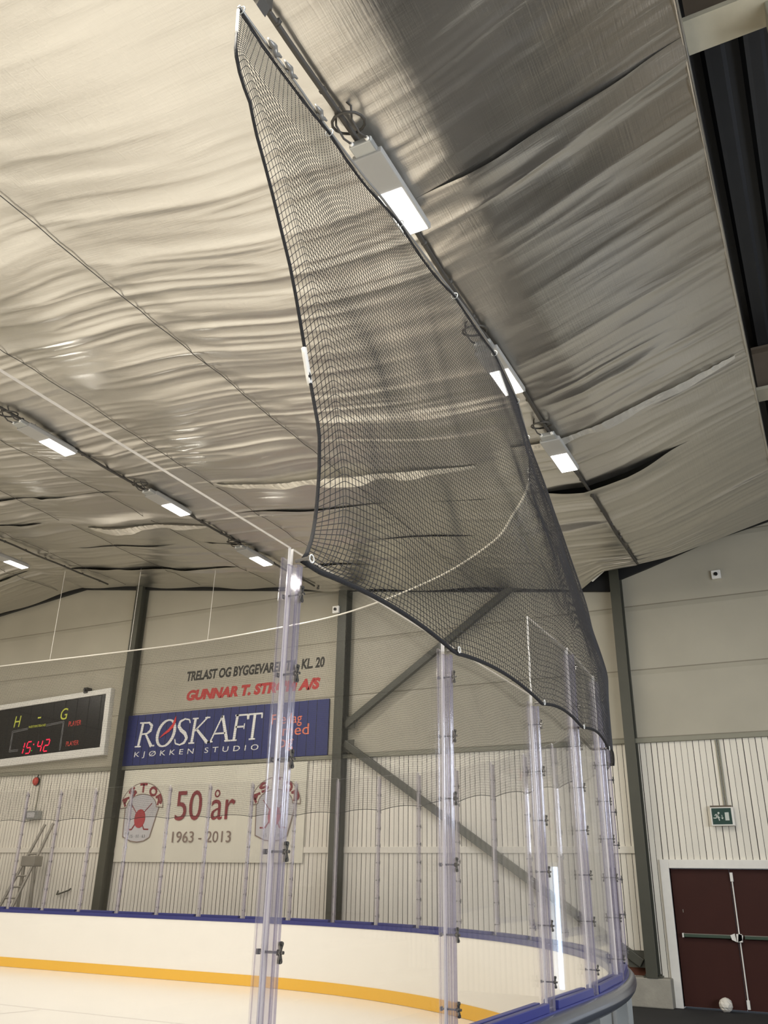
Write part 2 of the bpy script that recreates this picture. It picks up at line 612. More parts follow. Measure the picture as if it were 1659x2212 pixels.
# end wall: boarding below, panels above, a doorway at the right
XL, XR = -36.0, 9.0
mb = MB()
for (x0, x1, z0, z1) in ((XL, -2.87, 0.0, 4.27), (-2.87, -0.85, 2.12, 4.27), (-0.85, 1.52, 0, 4.27), (1.52, 1.80, 2.2, 4.27), (1.80, XR, 0, 4.27)):
    mb.box(x0, x1, YW, YW + 0.25, z0, z1)
struct(mb.build('wall_end', M['plank']))
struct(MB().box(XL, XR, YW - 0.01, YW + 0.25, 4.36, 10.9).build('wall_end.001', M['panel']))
struct(bevel(MB().box(XL, XR, YW - 0.06, YW + 0.1, 4.27, 4.36).build('trim_1', M['steel2']), 0.01))
struct(bevel(MB().box(XL, -3.28, YW - 0.035, YW + 0.02, 2.36, 2.48).build('trim_2', M['cream']), 0.006))
pl = MB().box(XL, -2.99, YW - 0.28, YW + 0.02, -0.02, 0.42).build('baseboard_end', M['concrete'])
struct(bevel(pl, 0.02))
struct(MB().box(XR, XR + 0.2, -22, YW + 0.2, 0, 10.9).build('wall_right', M['panel']))
struct(MB().box(XL - 0.2, XL, -22, YW + 0.2, 0, 10.9).build('wall_left', M['panel']))
struct(MB().box(XL, XR, -22.2, -22, 0, 10.9).build('wall_back', M['panel']))
win = empty('added_window', (XR, 0.5, 3.6))  # unseen strip window, added to go with the extra daylight on this side
struct(win)
mb = MB()
for y0 in np.arange(-7.5, 8.6, 2.0):
    mb.box(XR - 0.05, XR - 0.005, y0 - 0.04, y0 + 0.04, 2.68, 4.52)
for z0 in (2.66, 4.5):
    mb.box(XR - 0.05, XR - 0.005, -7.54, 8.54, z0, z0 + 0.06)
keep(mb.build('added_window_frame', M['whitepaint']), win)
# stepped stand along the right, outside the frame, that the foil and the panes mirror
mb = MB()
for k in range(5):
    mb.box(3.0 + k * 0.9, 3.9 + k * 0.9, -15, 15.2, -0.02, 0.45 + 0.42 * k)
struct(mb.build('stand', M['midgrey']))

# roof deck: dark corrugated sheets running along the hall
prof = [(-36.0, 9.6), (-17, 10.4), (-4, 8.95), (-0.6, 8.95)]
xs = []
x = -0.6
zs = []
while x < XR:
    for dx, z in ((0.0, 8.95), (0.10, 8.95), (0.14, 9.02), (0.26, 9.02), (0.30, 8.95)):
        xs.append(x + dx); zs.append(z + max(0, x) * 0.02)
    x += 0.34
vs, fs = [], []
pts = prof[:-1] + list(zip(xs, zs))
for (px, pz) in pts:
    vs += [(px, -22, pz), (px, YW + 0.2, pz)]
for i in range(len(pts) - 1):
    fs.append((2 * i, 2 * i + 1, 2 * i + 3, 2 * i + 2))
struct(MB().add(vs, fs).build('roof', M['roofmetal']))


# ------------------------------------------------------------------ foil ceiling
PX = np.array([-36, -31, -24, -18.07, -10.2, -5.58, -4.0, -2.62, -2.0, -1.3, -0.1])
PZ = np.array([7.2, 7.5, 8.6, 9.36, 8.25, 7.62, 7.44, 7.33, 7.46, 7.69, 8.05])


def vnoise(x, y, seed):
    r = np.random.default_rng(seed)
    T = r.random((256, 256))
    xi, yi = np.floor(x).astype(int), np.floor(y).astype(int)
    fx, fy = x - xi, y - yi
    fx = fx * fx * fx * (fx * (fx * 6 - 15) + 10)
    fy = fy * fy * fy * (fy * (fy * 6 - 15) + 10)
    a = T[xi % 256, yi % 256]; b = T[(xi + 1) % 256, yi % 256]
    c = T[xi % 256, (yi + 1) % 256]; d = T[(xi + 1) % 256, (yi + 1) % 256]
    return (a * (1 - fx) + b * fx) * (1 - fy) + (c * (1 - fx) + d * fx) * fy


WIRES = [-18.75, -16.2, -13.65, -11.32, -8.7, -6.12]
BOUND = [-21.5, -12, -5, 1.2, 5.25, 10.45, 11.65, 13.25, 14.8, 16.45]


# places where the overlapped edges of the sheets gape (dark slits) or hang down (bright flaps): centre, half width, depth
LIP0 = {4: [(-1.25, 0.85, 0.05)], 6: [(-7.6, 1.3, 0.024), (-15.2, 0.9, 0.035), (-2.35, 0.85, 0.13), (-11.5, 1.3, 0.03)], 7: [(-13.5, 1.2, 0.03), (-6.0, 0.9, 0.03)], 8: [(-14.2, 0.8, 0.05), (-16.0, 0.8, 0.06), (-12.4, 0.9, 0.05)]}
LIP1 = {4: [(-6.5, 2.6, 0.05)], 6: [(-3.6, 1.0, 0.06)], 5: [(-12.0, 2.0, 0.13)], 7: [(-10.5, 1.0, 0.05)]}


def ceil_z(X):
    return np.interp(X, PX, PZ)


def foil_height(X, Y, k):
    z = ceil_z(X)
    # the sheet hangs between the support wires
    w = np.array([-36, -31, -26.4, -23.85, -21.3] + WIRES + [-2.62, -0.1])
    idx = np.clip(np.searchsorted(w, X) - 1, 0, len(w) - 2)
    t = (X - w[idx]) / (w[idx + 1] - w[idx])
    sag = 0.055 * np.sin(PI * np.clip(t, 0, 1)) ** 2
    sag = np.where(X > -2.62, 0.02 * np.sin(PI * np.clip(t, 0, 1)), sag)
    z = z - sag
    Yw = Y + 0.10 * np.sin(X * 0.9 + 1.3) + 0.14 * (vnoise(X * 0.5, Y * 0.5, 90) - .5)
    region = 0.35 + 0.65 * np.clip((Y - 3.2) / 2.5, 0, 1)
    region = np.where(X > -2.62, 0.75, region)
    mod = 0.25 + 1.3 * vnoise(X * 0.33, Y * 0.55, 3) ** 1.5
    near = np.exp(-np.abs(t) * 5) + np.exp(-np.abs(1 - t) * 5)
    rid = lambda n: (1 - np.abs(2 * n - 1)) ** 2
    a = rid(vnoise(X * 0.26 + 7, Yw * 1.9, 4)) * 0.046
    b = rid(vnoise(X * 0.42 + 3, Yw * 4.2, 5)) * 0.025
    c = rid(vnoise(X * 0.6, Yw * 8.0, 6)) * 0.015
    d = (vnoise(X * 2.6, Yw * 7.0, 8) - .5) * 0.010 * near
    z = z - (a + b + c) * mod * region - d
    # loose ends where two sheets overlap
    y0, y1 = BOUND[k], BOUND[k + 1]
    u0, u1 = Y - y0, y1 - Y
    lip0 = sum((am * np.exp(-((X - xc) / hw) ** 4) * (0.55 + 0.9 * vnoise(X * 0.9 + k, X * 0, 20 + k)) for xc, hw, am in LIP0.get(k, ())), np.zeros_like(X))
    lip1 = sum((am * np.exp(-((X - xc) / hw) ** 4) * (0.3 + 1.2 * vnoise(X * 1.3 + k, X * 0, 40 + k)) for xc, hw, am in LIP1.get(k, ())), np.zeros_like(X))
    z = z - lip0 * np.exp(-(u0 / 0.28) ** 2)
    z = z - lip1 * np.exp(-(u1 / 0.14) ** 2)
    if k >= 5:
        cr = rid(vnoise(X * 1.5, Y * 2.5, 60 + k)) * np.exp(-(u0 / 0.35) ** 2) * 0.05
        z = z - cr * np.clip(vnoise(X * 0.3, Y * 0, 70 + k) * 2 - .7, 0, 1) * np.clip((-4.0 - X) / 1.5, 0, 1)
    return z


V, Q, off = [], [], 0
for k in range(len(BOUND) - 1):
    y0, y1 = BOUND[k], BOUND[k + 1]
    fine = y1 > 1.5
    if fine:
        gx = np.concatenate([np.arange(-34, -23, 0.5), np.arange(-23, -0.1, 0.065), [-0.1]])
        ny = int((y1 - y0) / 0.024)
    else:
        gx = np.concatenate([np.arange(-34, -0.1, 0.4), [-0.1]])
        ny = int((y1 - y0) / 0.2)
    gy = np.linspace(y0, y1 + 0.05, ny + 1)
    X, Y = np.meshgrid(gx, gy, indexing='ij')
    Z = foil_height(X, np.minimum(Y, y1), k)
    if k == len(BOUND) - 2:
        # the last sheet stops short of the wall over the stand
        cut = np.interp(X, [-5.0, -4.0, -3.3, -2.6, -1.3, -0.1], [0, 0.05, 0.95, 1.15, 0.85, 0.65])
        Y = y0 + (Y - y0) * (1 - cut / (y1 + 0.05 - y0))
        Z = Z - 0.05 * np.exp(-((X + 3.9) / 0.35) ** 2) * np.clip((Y - y1 + 1.0), 0, 1)
    Y = Y + 0.012 * (vnoise(X * 3, Y * 3, 77) - .5)
    nx, nyy = X.shape
    V.append(np.stack([X, Y, Z], -1).reshape(-1, 3))
    ii, jj = np.meshgrid(np.arange(nx - 1), np.arange(nyy - 1), indexing='ij')
    a = (ii * nyy + jj).ravel() + off
    Q.append(np.stack([a, a + 1, a + nyy + 1, a + nyy], -1))
    off += nx * nyy
ceil_o = np_mesh('ceiling', np.concatenate(V), np.concatenate(Q), M['foil'])
struct(ceil_o)
# thin seams of the support wires on the sheet
for wx in WIRES:
    mb = MB()
    pts = []
    for yy in np.arange(1.5, 16.4, 0.25):
        k = max(i for i in range(len(BOUND) - 1) if BOUND[i] <= yy)
        pts.append((wx, float(yy), float(foil_height(np.array([wx]), np.array([yy]), k)[0]) - 0.02))
    mb.tube(pts, 0.0055, 5)
    w = struct(mb.build('support_wire', M['conduit']))
# folded hem at the open edge of the foil
mb = MB()
pts = [(-0.1, y, 8.03 + 0.012 * math.sin(y * 5)) for y in np.arange(-4, 15.9, 0.2)]
mb.tube(pts, 0.02, 6)
tag(mb.build('foil_hem', M['foil'], smooth=True), 'folded foil hem along the edge beside the dark roof', 'hem', kind='structure')

# folded foil edges that hang down, their pale back towards the ice
def fold(x0, x1, y, amp, label, seed, gap=0.0):
    n = max(20, int((x1 - x0) / 0.05))
    r = np.random.default_rng(seed)
    xs_ = np.linspace(x0, x1, n)
    env = np.sin(PI * np.linspace(0, 1, n)) ** 0.6
    nz = vnoise(xs_ * 2.2, xs_ * 0 + seed, seed + 300)
    k = max(i for i in range(len(BOUND) - 1) if BOUND[i] <= y)
    zt = foil_height(xs_, np.full(n, y - 0.02), k)
    vs_, fs_ = [], []
    for i in range(n):
        d_ = amp * env[i] * (0.35 + 1.1 * nz[i])
        j = r.uniform(-0.012, 0.012, 3)
        vs_ += [(xs_[i], y - 0.02, zt[i] - 0.004), (xs_[i] + j[0], y - 0.06 - 0.5 * d_, zt[i] - 0.010 - 0.45 * d_ + j[1] * 0.6), (xs_[i], y + 0.015 + 0.35 * d_, zt[i] - 0.012 - d_)]
    for i in range(n - 1):
        for q in range(2):
            a_ = 3 * i + q
            fs_ += [(a_, a_ + 3, a_ + 4, a_ + 1)]
    o = MB().add(vs_, fs_).build('foil_flap', M['flap'])
    return tag(o, label, 'foil flap', 'loose folded foil edges')


fold(-3.25, -0.25, 10.12, 0.075, 'long pale crumpled foil fold crossing the ceiling above the farthest right lamp', 3)
fold(-13.4, -10.2, 12.15, 0.11, 'pale crumpled foil fold below the middle lamp of the left row', 5)
fold(-8.6, -3.9, 10.42, 0.10, 'pale foil fold crossing the ceiling behind the middle of the net', 8)

# girders that carry the foil, running to the right
for i, (y0, ln) in enumerate(((5.28, 'upper right corner'), (11.5, 'right edge'))):
    g = empty('roof_girder', (0.5, y0, 8.1), f'cream flanged roof girder crossing the dark roof at the {ln}', 'girder', 'roof girders')
    keep(MB().box(-1.2 if i == 0 else -0.6, XR, y0, y0 + 0.34, 8.22, 8.27).build('bottom_flange', M['timber']), g)
    keep(MB().box(-0.06, XR, y0 + 0.14, y0 + 0.20, 8.27, 8.9).build('web', M['browntimber']), g)
    keep(MB().box(-0.06, XR, y0 + 0.02, y0 + 0.32, 8.9, 8.94).build('top_flange', M['browntimber']), g)
    if i == 0:
        keep(bevel(MB().box(0.52, 0.70, y0 + 0.1, y0 + 0.34, 8.0, 8.22).build('bracket', M['steel2']), 0.01), g)

# eave strip along the roof slope, shade of the gap and beam underside painted near-black
struct(MB().prism([(-21.6, 8.90), (-18.07, 9.29), (-10.2, 8.19), (-6.17, 7.63), (-3.45, 7.27), (-3.28, 7.47), (-2.68, 7.64), (-2.17, 7.80), (-1.45, 8.03), (-0.33, 8.26), (4.0, 9.2), (4.0, 9.8), (-0.33, 8.9), (-3.4, 8.2), (-10.2, 9.0), (-18.07, 10.0), (-21.6, 9.6)], 'y', YW - 0.10, YW - 0.02).build('trim_eave_shade', M['dark']))
# loose corner of the foil folded down beside the column
ed = 15.95
mb = MB()
mb.add([(-4.22, ed + 0.1, 7.40), (-3.86, ed - 0.05, 7.46), (-3.88, ed, 7.27), (-3.80, ed + 0.04, 7.46)], [(0, 1, 2), (1, 3, 2)])
mb.add([(-3.86, ed - 0.05, 7.46), (-3.30, ed + 0.02, 7.52), (-3.62, ed + 0.05, 7.30), (-3.45, ed + 0.1, 7.50)], [(0, 1, 2), (1, 3, 2)])
tag(mb.build('foil_flap', M['flap']), 'crumpled bright foil corner folded down left of the right column top', 'foil flap', 'loose folded foil edges')

# ------------------------------------------------------------------ steel columns and braces
cols = [(-15.83, 'steel column between the scoreboard and the blue sign', 9.2, 0.22), (-9.52, 'steel column right of the blue sign', 8.3, 0.22),
        (-3.285, 'steel column left of the red double doors', 7.9, 0.19)]
for cx, lb, top, w in cols:
    c = empty('steel_column', (cx, YW - 0.16, 0.4), 'dark grey green H-section ' + lb, 'column', 'steel columns of the end wall')
    mb = MB()
    mb.box(cx - w / 2, cx + w / 2, YW - 0.30, YW - 0.275, 0.42, top)
    mb.box(cx - w / 2, cx + w / 2, YW - 0.05, YW - 0.025, 0.42, top)
    mb.box(cx - 0.012, cx + 0.012, YW - 0.275, YW - 0.05, 0.42, top)
    keep(mb.build('column_shaft', M['steel']), c)
    mb = MB()
    mb.box(cx - w / 2 - 0.05, cx + w / 2 + 0.05, YW - 0.27, YW - 0.02, 0.42, 0.445)
    for sx in (-1, 1):
        for sy in (-0.22, -0.07):
            mb.disc((cx + sx * (w / 2 + 0.02), YW + sy), 0.014, 'z', 0.445, 0.47, 6)
    keep(mb.build('base_plate', M['steel']), c)


def brace(p, q, label):
    p, q = Vector(p), Vector(q)
    b = empty('steel_brace', tuple((p + q) / 2), label, 'brace', 'diagonal braces of the end wall')
    d = (q - p).normalized()
    n = Vector((-d.z, 0, d.x)) * 0.075
    mb = MB()
    ys = (YW - 0.20, YW - 0.09)
    vs = [tuple(pt + s * n + Vector((0, y - pt.y, 0))) for pt in (p, q) for s in (-1, 1) for y in ys]
    mb.add(vs, [(0, 1, 3, 2), (4, 6, 7, 5), (0, 4, 5, 1), (2, 3, 7, 6), (0, 2, 6, 4), (1, 5, 7, 3)])
    keep(bevel(mb.build('brace_tube', M['steel']), 0.012), b)
    for pt, s in ((p, 1), (q, -1)):
        mb = MB()
        c = pt + d * 0.12 * s
        mb.box(c.x - 0.14, c.x + 0.14, YW - 0.155, YW - 0.135, c.z - 0.13, c.z + 0.13)
        keep(mb.build('gusset_plate', M['steel']), b)


brace((-9.42, YW, 4.95), (-5.3, YW, 7.72), 'dark steel brace climbing right from the middle column to the ceiling')
brace((-9.42, YW, 4.58), (-3.45, YW, 0.62), 'dark steel brace falling right from the middle column to the right column foot')
struct(MB().box(-3.86, -3.42, YW - 0.012, YW + 0.01, 0.43, 0.58).build('trim_4', M['brick']))

# ------------------------------------------------------------------ red double doors
d = empty('door_1', (-1.86, YW, 0), 'dark red double exit doors in a cream frame', 'door')
struct(d)
mb = MB()
mb.box(-3.02, -2.87, YW - 0.045, YW + 0.2, -0.02, 2.26)
mb.box(-0.85, -0.70, YW - 0.045, YW + 0.2, -0.02, 2.26)
mb.box(-2.87, -0.85, YW - 0.045, YW + 0.2, 2.12, 2.26)
keep(bevel(mb.build('door_frame', M['whitepaint']), 0.008), d)
for x0, x1 in ((-2.865, -1.90), (-1.895, -0.855)):
    lf = keep(bevel(MB().box(x0, x1, YW + 0.06, YW + 0.11, 0.005, 2.115).build('door_leaf', M['doorred']), 0.004), d)
for x0, x1 in ((-2.77, -2.0), (-1.80, -0.95)):
    b = MB()
    b.box(x0 + 0.02, x1, YW - 0.02, YW + 0.02, 1.045, 1.095)
    pb = keep(bevel(b.build('panic_bar', M['greenbar']), 0.006), d)
    b = MB()
    b.box(x0 + 0.02, x1, YW - 0.022, YW + 0.022, 1.095, 1.103)
    keep(b.build('bar_top_edge', M['alu']), pb).matrix_parent_inverse = Matrix.Translation(Vector((0, 0, 0)))
    b = MB()
    xx = x0 if x0 < -2 else x1
    b.box(xx, xx + 0.025, YW - 0.024, YW + 0.06, 1.04, 1.105)
    xe = x1 if x0 < -2 else x0
    sg = 1 if x0 < -2 else -1
    b.prism([(xe, 1.10), (xe + sg * 0.07, 1.125), (xe + sg * 0.09, 1.0), (xe + sg * 0.02, 1.03)], 'y', YW - 0.03, YW + 0.05)
    e_ = keep(b.build('bar_end', M['whitepaint']), d)
b = MB()
b.tube([(-1.862, YW + 0.02, 0.06), (-1.862, YW + 0.02, 2.06)], 0.011, 8)
b.box(-1.885, -1.84, YW - 0.005, YW + 0.05, 0.03, 0.16)
b.box(-1.885, -1.84, YW - 0.005, YW + 0.05, 1.92, 2.06)
b.box(-1.905, -1.82, YW - 0.03, YW + 0.05, 1.00, 1.12)
keep(b.build('lock_rod', M['whitepaint'], smooth=False), d)
b = MB()
b.box(-2.73, -2.72, YW + 0.052, YW + 0.06, 1.42, 1.47)
keep(b.build('hook', M['alu']), d)

# glazed doorway beyond the frame: the daylight that the panes mirror
d2 = empty('door_2', (1.66, YW, 0), 'narrow glazed door with daylight outside', 'door')
struct(d2)
mb = MB()
mb.box(1.52, 1.575, YW - 0.03, YW + 0.2, 0, 2.2)
mb.box(1.745, 1.80, YW - 0.03, YW + 0.2, 0, 2.2)
mb.box(1.575, 1.745, YW - 0.03, YW + 0.2, 2.13, 2.2)
keep(mb.build('door_frame', M['whitepaint']), d2)
keep(MB().box(1.575, 1.745, YW + 0.08, YW + 0.086, 0.02, 2.13).build('door_glass', M['glass']), d2)

# ball at the doors
mb = MB()
n1, n2, r = 7, 10, 0.112
vs = [(0, 0, r)]
for i in range(1, n1):
    for j in range(n2):
        a, b_ = PI * i / n1, 2 * PI * (j + 0.5 * (i % 2)) / n2
        q = r * (1 - 0.10 * random.random())
        vs.append((q * math.sin(a) * math.cos(b_), q * math.sin(a) * math.sin(b_), q * math.cos(a)))
vs.append((0, 0, -r * 0.92))
fs = [(0, 1 + j, 1 + (j + 1) % n2) for j in range(n2)]
for i in range(n1 - 2):
    for j in range(n2):
        a, b_ = 1 + i * n2 + j, 1 + i * n2 + (j + 1) % n2
        fs.append((a, a + n2, b_ + n2, b_))
last = len(vs) - 1
fs += [(last, 1 + (n1 - 2) * n2 + (j + 1) % n2, 1 + (n1 - 2) * n2 + j) for j in range(n2)]
bo = mb.add(vs, fs).build('ball', M['ball'], loc=(-2.19, 16.57, 0.085))
tag(bo, 'dirty white faceted ball on the floor before the red doors', 'ball')

# ------------------------------------------------------------------ wall fittings
ex = empty('exit_sign', (-1.865, YW - 0.06, 2.8), 'dark green emergency exit sign box above the red doors', 'exit sign')
keep(bevel(MB().box(-2.055, -1.675, YW - 0.13, YW - 0.02, 2.80, 3.105).build('housing', M['whitepaint']), 0.008), ex)
keep(MB().box(-2.03, -1.71, YW - 0.134, YW - 0.131, 2.822, 3.088).build('sign_face', M['exitgreen']), ex)
mb = MB()
ya, yb = YW - 0.139, YW - 0.135
mb.disc((-1.918, 3.008), 0.017, 'y', ya, yb, 16)
mb.stroke([(-1.932, 2.99), (-1.955, 2.945)], [0.032, 0.026], ya, yb)                     # torso
mb.stroke([(-1.93, 2.988), (-1.968, 2.985), (-1.985, 2.962)], 0.013, ya, yb)              # rear arm
mb.stroke([(-1.938, 2.98), (-1.925, 2.945), (-1.905, 2.932)], 0.013, ya, yb)              # front arm
mb.stroke([(-1.953, 2.945), (-1.972, 2.925), (-2.012, 2.928)], 0.016, ya, yb)             # rear leg
mb.stroke([(-1.953, 2.945), (-1.925, 2.928), (-1.915, 2.882)], 0.017, ya, yb)             # front leg
mb.stroke([(-1.868, 2.975), (-1.864, 2.925)], 0.010, ya, yb)
mb.prism([(-1.888, 2.935), (-1.863, 2.903), (-1.842, 2.937), (-1.863, 2.925)], 'y', ya, yb)
mb.prism([(-1.818, 3.016), (-1.752, 3.018), (-1.752, 2.885), (-1.818, 2.885)], 'y', ya, yb)
keep(mb.build('pictogram', M['exitpale']), ex)
keep(MB().box(-2.05, -1.70, YW - 0.10, YW - 0.01, 3.106, 3.135).build('bracket', M['browntimber']), ex)
mb = MB()
for cx in (-1.82, -1.775):
    mb.tube([(cx, YW - 0.015, 3.1), (cx, YW - 0.015, 4.26)], 0.013, 8)
tag(mb.build('conduit_pipe', M['steel2']), 'pair of grey conduit pipes running up from the exit sign', 'conduit')


def detector(cx, cy, cz, label):
    e = empty('detector_box', (cx, cy, cz), label, 'detector', 'small white detector boxes')
    keep(bevel(MB().box(cx - 0.085, cx + 0.085, cy - 0.07, cy, cz - 0.085, cz + 0.085).build('housing', M['whitepaint']), 0.012), e)
    keep(MB().disc((cx + 0.0, cz), 0.035, 'y', cy - 0.10, cy - 0.068, 14).build('eye', M['sblack'], smooth=False), e)


detector(-9.66, YW - 0.30, 7.58, 'small white box with a dark eye on the middle steel column')
detector(-1.40, YW - 0.01, 7.34, 'small white box with a dark eye high on the wall at the right')
for cz, lb in ((3.06, 'upper'), (2.86, 'lower')):
    e = empty('wall_plate', (-4.4, YW - 0.02, cz), f'{lb} small white wall plate with a grey square, seen through the corner glass', 'wall plate', 'white wall plates')
    keep(bevel(MB().box(-4.48, -4.32, YW - 0.03, YW, cz - 0.09, cz + 0.09).build('plate', M['whitepaint']), 0.008), e)
    keep(MB().box(-4.45, -4.35, YW - 0.036, YW - 0.031, cz - 0.055, cz + 0.055).build('insert', M['greytext']), e)

g = empty('goal_lamp', (-18.74, YW - 0.03, 4.1), 'round red signal lamp on the boarding under the scoreboard', 'lamp')
mb = MB()
for i in range(6):
    a0, a1 = i / 6 * PI / 2, (i + 1) / 6 * PI / 2
    for j in range(14):
        b0, b1 = 2 * PI * j / 14, 2 * PI * (j + 1) / 14
        P = lambda a, b_: (-18.74 + 0.09 * math.cos(a) * math.cos(b_), YW - 0.05 - 0.09 * math.sin(a), 4.1 + 0.105 * math.cos(a) * math.sin(b_))
        mb.add([P(a0, b0), P(a0, b1), P(a1, b1), P(a1, b0)], [(0, 1, 2, 3)])
keep(mb.build('dome', M['redlamp'], smooth=True), g)
keep(MB().disc((-18.74, 4.1), 0.11, 'y', YW - 0.05, YW - 0.01, 18).build('base', M['sblack']), g)
keep(MB().tube([(-18.74, YW - 0.02, 4.2), (-18.72, YW - 0.02, 4.27)], 0.012, 6).build('cable', M['conduit']), g)
e = empty('wall_box', (-18.62, YW - 0.05, 3.25), 'grey electrical box on the boarding above the ladder', 'electrical box')
keep(bevel(MB().box(-18.82, -18.36, YW - 0.16, YW, 3.15, 3.36).build('housing', M['galv']), 0.012), e)
keep(MB().box(-18.72, -18.46, YW - 0.166, YW - 0.161, 3.19, 3.32).build('cover', M['shieldgrey']), e)
keep(MB().tube([(-18.6, YW - 0.03, 3.36), (-18.6, YW - 0.03, 4.27)], 0.012, 6).build('cable', M['steel2']), e)
mb = MB()
mb.tube([(-17.35, YW - 0.03, 1.50), (-17.33, YW - 0.08, 1.42), (-17.26, YW - 0.08, 1.43), (-16.98, YW - 0.05, 1.52), (-16.96, YW - 0.02, 1.56)], 0.018, 7)
tag(mb.build('wall_hook', M['steel']), 'small dark bent hook on the boarding right of the ladder', 'hook')

# ladder leaning on the boarding
ld = empty('ladder', (-18.4, 16.0, 0), 'grey step ladder leaning against the boarding at the far left', 'ladder')
A = [Vector((-18.62, 15.75, 0.42)), Vector((-18.13, 15.75, 0.42))]
B = [Vector((-17.98, 16.5, 3.02)), Vector((-17.70, 16.5, 3.04))]
for a, b in zip(A, B):
    d_ = (b - a).normalized()
    mb = MB()
    mb.tube([a, b], 0.038, 6)
    keep(mb.build('rail', M['alu']), ld)
for k in range(8):
    t = 0.06 + k * 0.095
    p, q = A[0].lerp(B[0], t), A[1].lerp(B[1], t)
    keep(MB().tube([p, q], 0.024, 6).build('rung', M['alu']), ld)
for a, b in ((Vector((-18.25, 16.35, 0.42)), A[0].lerp(B[0], 0.66)), (Vector((-17.78, 16.35, 0.42)), A[1].lerp(B[1], 0.66))):
    keep(MB().tube([a, b], 0.045, 6).build('rear_leg', M['alu']), ld)
p, q = A[0].lerp(B[0], 0.62), A[1].lerp(B[1], 0.70)
keep(bevel(MB().box(p.x - 0.02, q.x + 0.05, p.y - 0.05, p.y + 0.22, p.z, p.z + 0.24).build('platform', M['alu']), 0.02), ld)

# ------------------------------------------------------------------ scoreboard
sb = empty('scoreboard', (-16.43, YW, 5.5), 'black electronic scoreboard with white frame showing 15:42', 'scoreboard')
X0, X1, Z0, Z1 = -22.4, -16.43, 4.66, 6.36
mb = MB()
fy0, fy1 = YW - 0.16, YW + 0.0
mb.box(X0, X1, fy0, fy1, Z1 - 0.14, Z1)
mb.box(X0, X1, fy0, fy1, Z0, Z0 + 0.20)
mb.box(X1 - 0.16, X1, fy0, fy1, Z0 + 0.20, Z1 - 0.14)
mb.box(X0, X0 + 0.16, fy0, fy1, Z0 + 0.20, Z1 - 0.14)
keep(bevel(mb.build('frame', M['whitepaint']), 0.01), sb)
keep(MB().box(X0 + 0.16, X1 - 0.16, YW - 0.13, YW - 0.1, Z0 + 0.20, Z1 - 0.14).build('panel', M['sblack']), sb)
mb = MB()
for xx in np.arange(X0 + 0.6, X1 - 0.2, 0.42):
    mb.box(xx, xx + 0.02, YW - 0.133, YW - 0.13, Z0 + 0.2, Z1 - 0.14)
keep(mb.build('panel_joints', M['dark']), sb)
yf = YW - 0.134
SX = lambda px: -20.62 + (px / 225.0) * 4.03            # photo column on the panel -> metres along it
text_obj('letter', 'H', -19.86, -19.62, 5.68, 5.98, yf, M['yellowtext'], sb, shear=0.12)
text_obj('letter', 'G', -18.14, -17.89, 5.70, 6.0, yf, M['yellowtext'], sb, shear=0.12)
mb = MB(); mb.box(-18.98, -18.86, yf - 0.003, yf, 5.83, 5.87)
keep(mb.build('dash', M['yellowtext']), sb)
text_obj('lettering', 'WESTERSTRAND', -19.28, -18.64, 5.60, 5.66, yf, M['yellowtext'], sb)
for (a, b, c, e_) in ((-17.80, -17.36, 5.50, 5.63), (-17.80, -17.36, 4.99, 5.11), (-20.98, -20.36, 5.45, 5.58), (-21.0, -20.38, 4.92, 5.05)):
    text_obj('player_lettering', 'PLAYER', a, b, c, e_, yf, M['redtext'], sb)
for st in (0, 1):
  mb = MB()
  for dz in (0, 0.035):
    q = dz
    if st == 0:
      mb.stroke([(-19.55, 5.03 + q), (-19.88 + q, 5.03 + q), (-19.88 + q, 5.58 - q), (-19.30, 5.61 - q)], 0.014, yf - 0.003, yf)
    else:
      mb.stroke([(-18.62, 5.63 - q), (-17.98 - q, 5.66 - q), (-17.98 - q, 4.90)], 0.014, yf - 0.003, yf)
  keep(mb.build('outline', M['greytext']), sb)
# seven segment clock
SEG = {'1': 'bc', '5': 'afgcd', '4': 'fgbc', '2': 'abged'}
def digit(mb, ch, x, z, w, h, sh):
    t = 0.032
    P = {'a': ((0, h), (w, h)), 'b': ((w, h), (w, h / 2)), 'c': ((w, h / 2), (w, 0)), 'd': ((0, 0), (w, 0)),
         'e': ((0, 0), (0, h / 2)), 'f': ((0, h / 2), (0, h)), 'g': ((0, h / 2), (w, h / 2))}
    for s in SEG[ch]:
        (xa, za), (xb, zb) = P[s]
        L = math.hypot(xb - xa, zb - za)
        ux, uz = (xb - xa) / L * 0.014, (zb - za) / L * 0.014
        mb.stroke([(x + xa + ux + za * sh, z + za + uz), (x + xb - ux + zb * sh, z + zb - uz)], t, yf - 0.004, yf, 0, False)
for ch, x in (('1', -19.52), ('5', -19.26), ('4', -18.86), ('2', -18.60)):
    mb = MB()
    digit(mb, ch, x, 4.93, 0.155, 0.30, 0.14)
    keep(mb.build('clock_digit', M['ledred']), sb)
mb = MB()
mb.disc((-18.985, 5.15), 0.022, 'y', yf - 0.004, yf, 10)
keep(mb.build('clock_colon', M['ledred']), sb)
mb = MB(); mb.disc((-19.03, 4.99), 0.018, 'y', yf - 0.004, yf, 10)
keep(mb.build('clock_point', M['greenled']), sb)
mb = MB()
mb.box(-17.36, -17.24, YW - 0.2, YW - 0.02, 6.32, 6.46)
mb.disc((-17.30, 6.39), 0.03, 'y', YW - 0.24, YW - 0.2, 12)
keep(mb.build('sensor', M['sblack']), sb)
sb.rotation_euler = (0, math.radians(-2.3), 0)

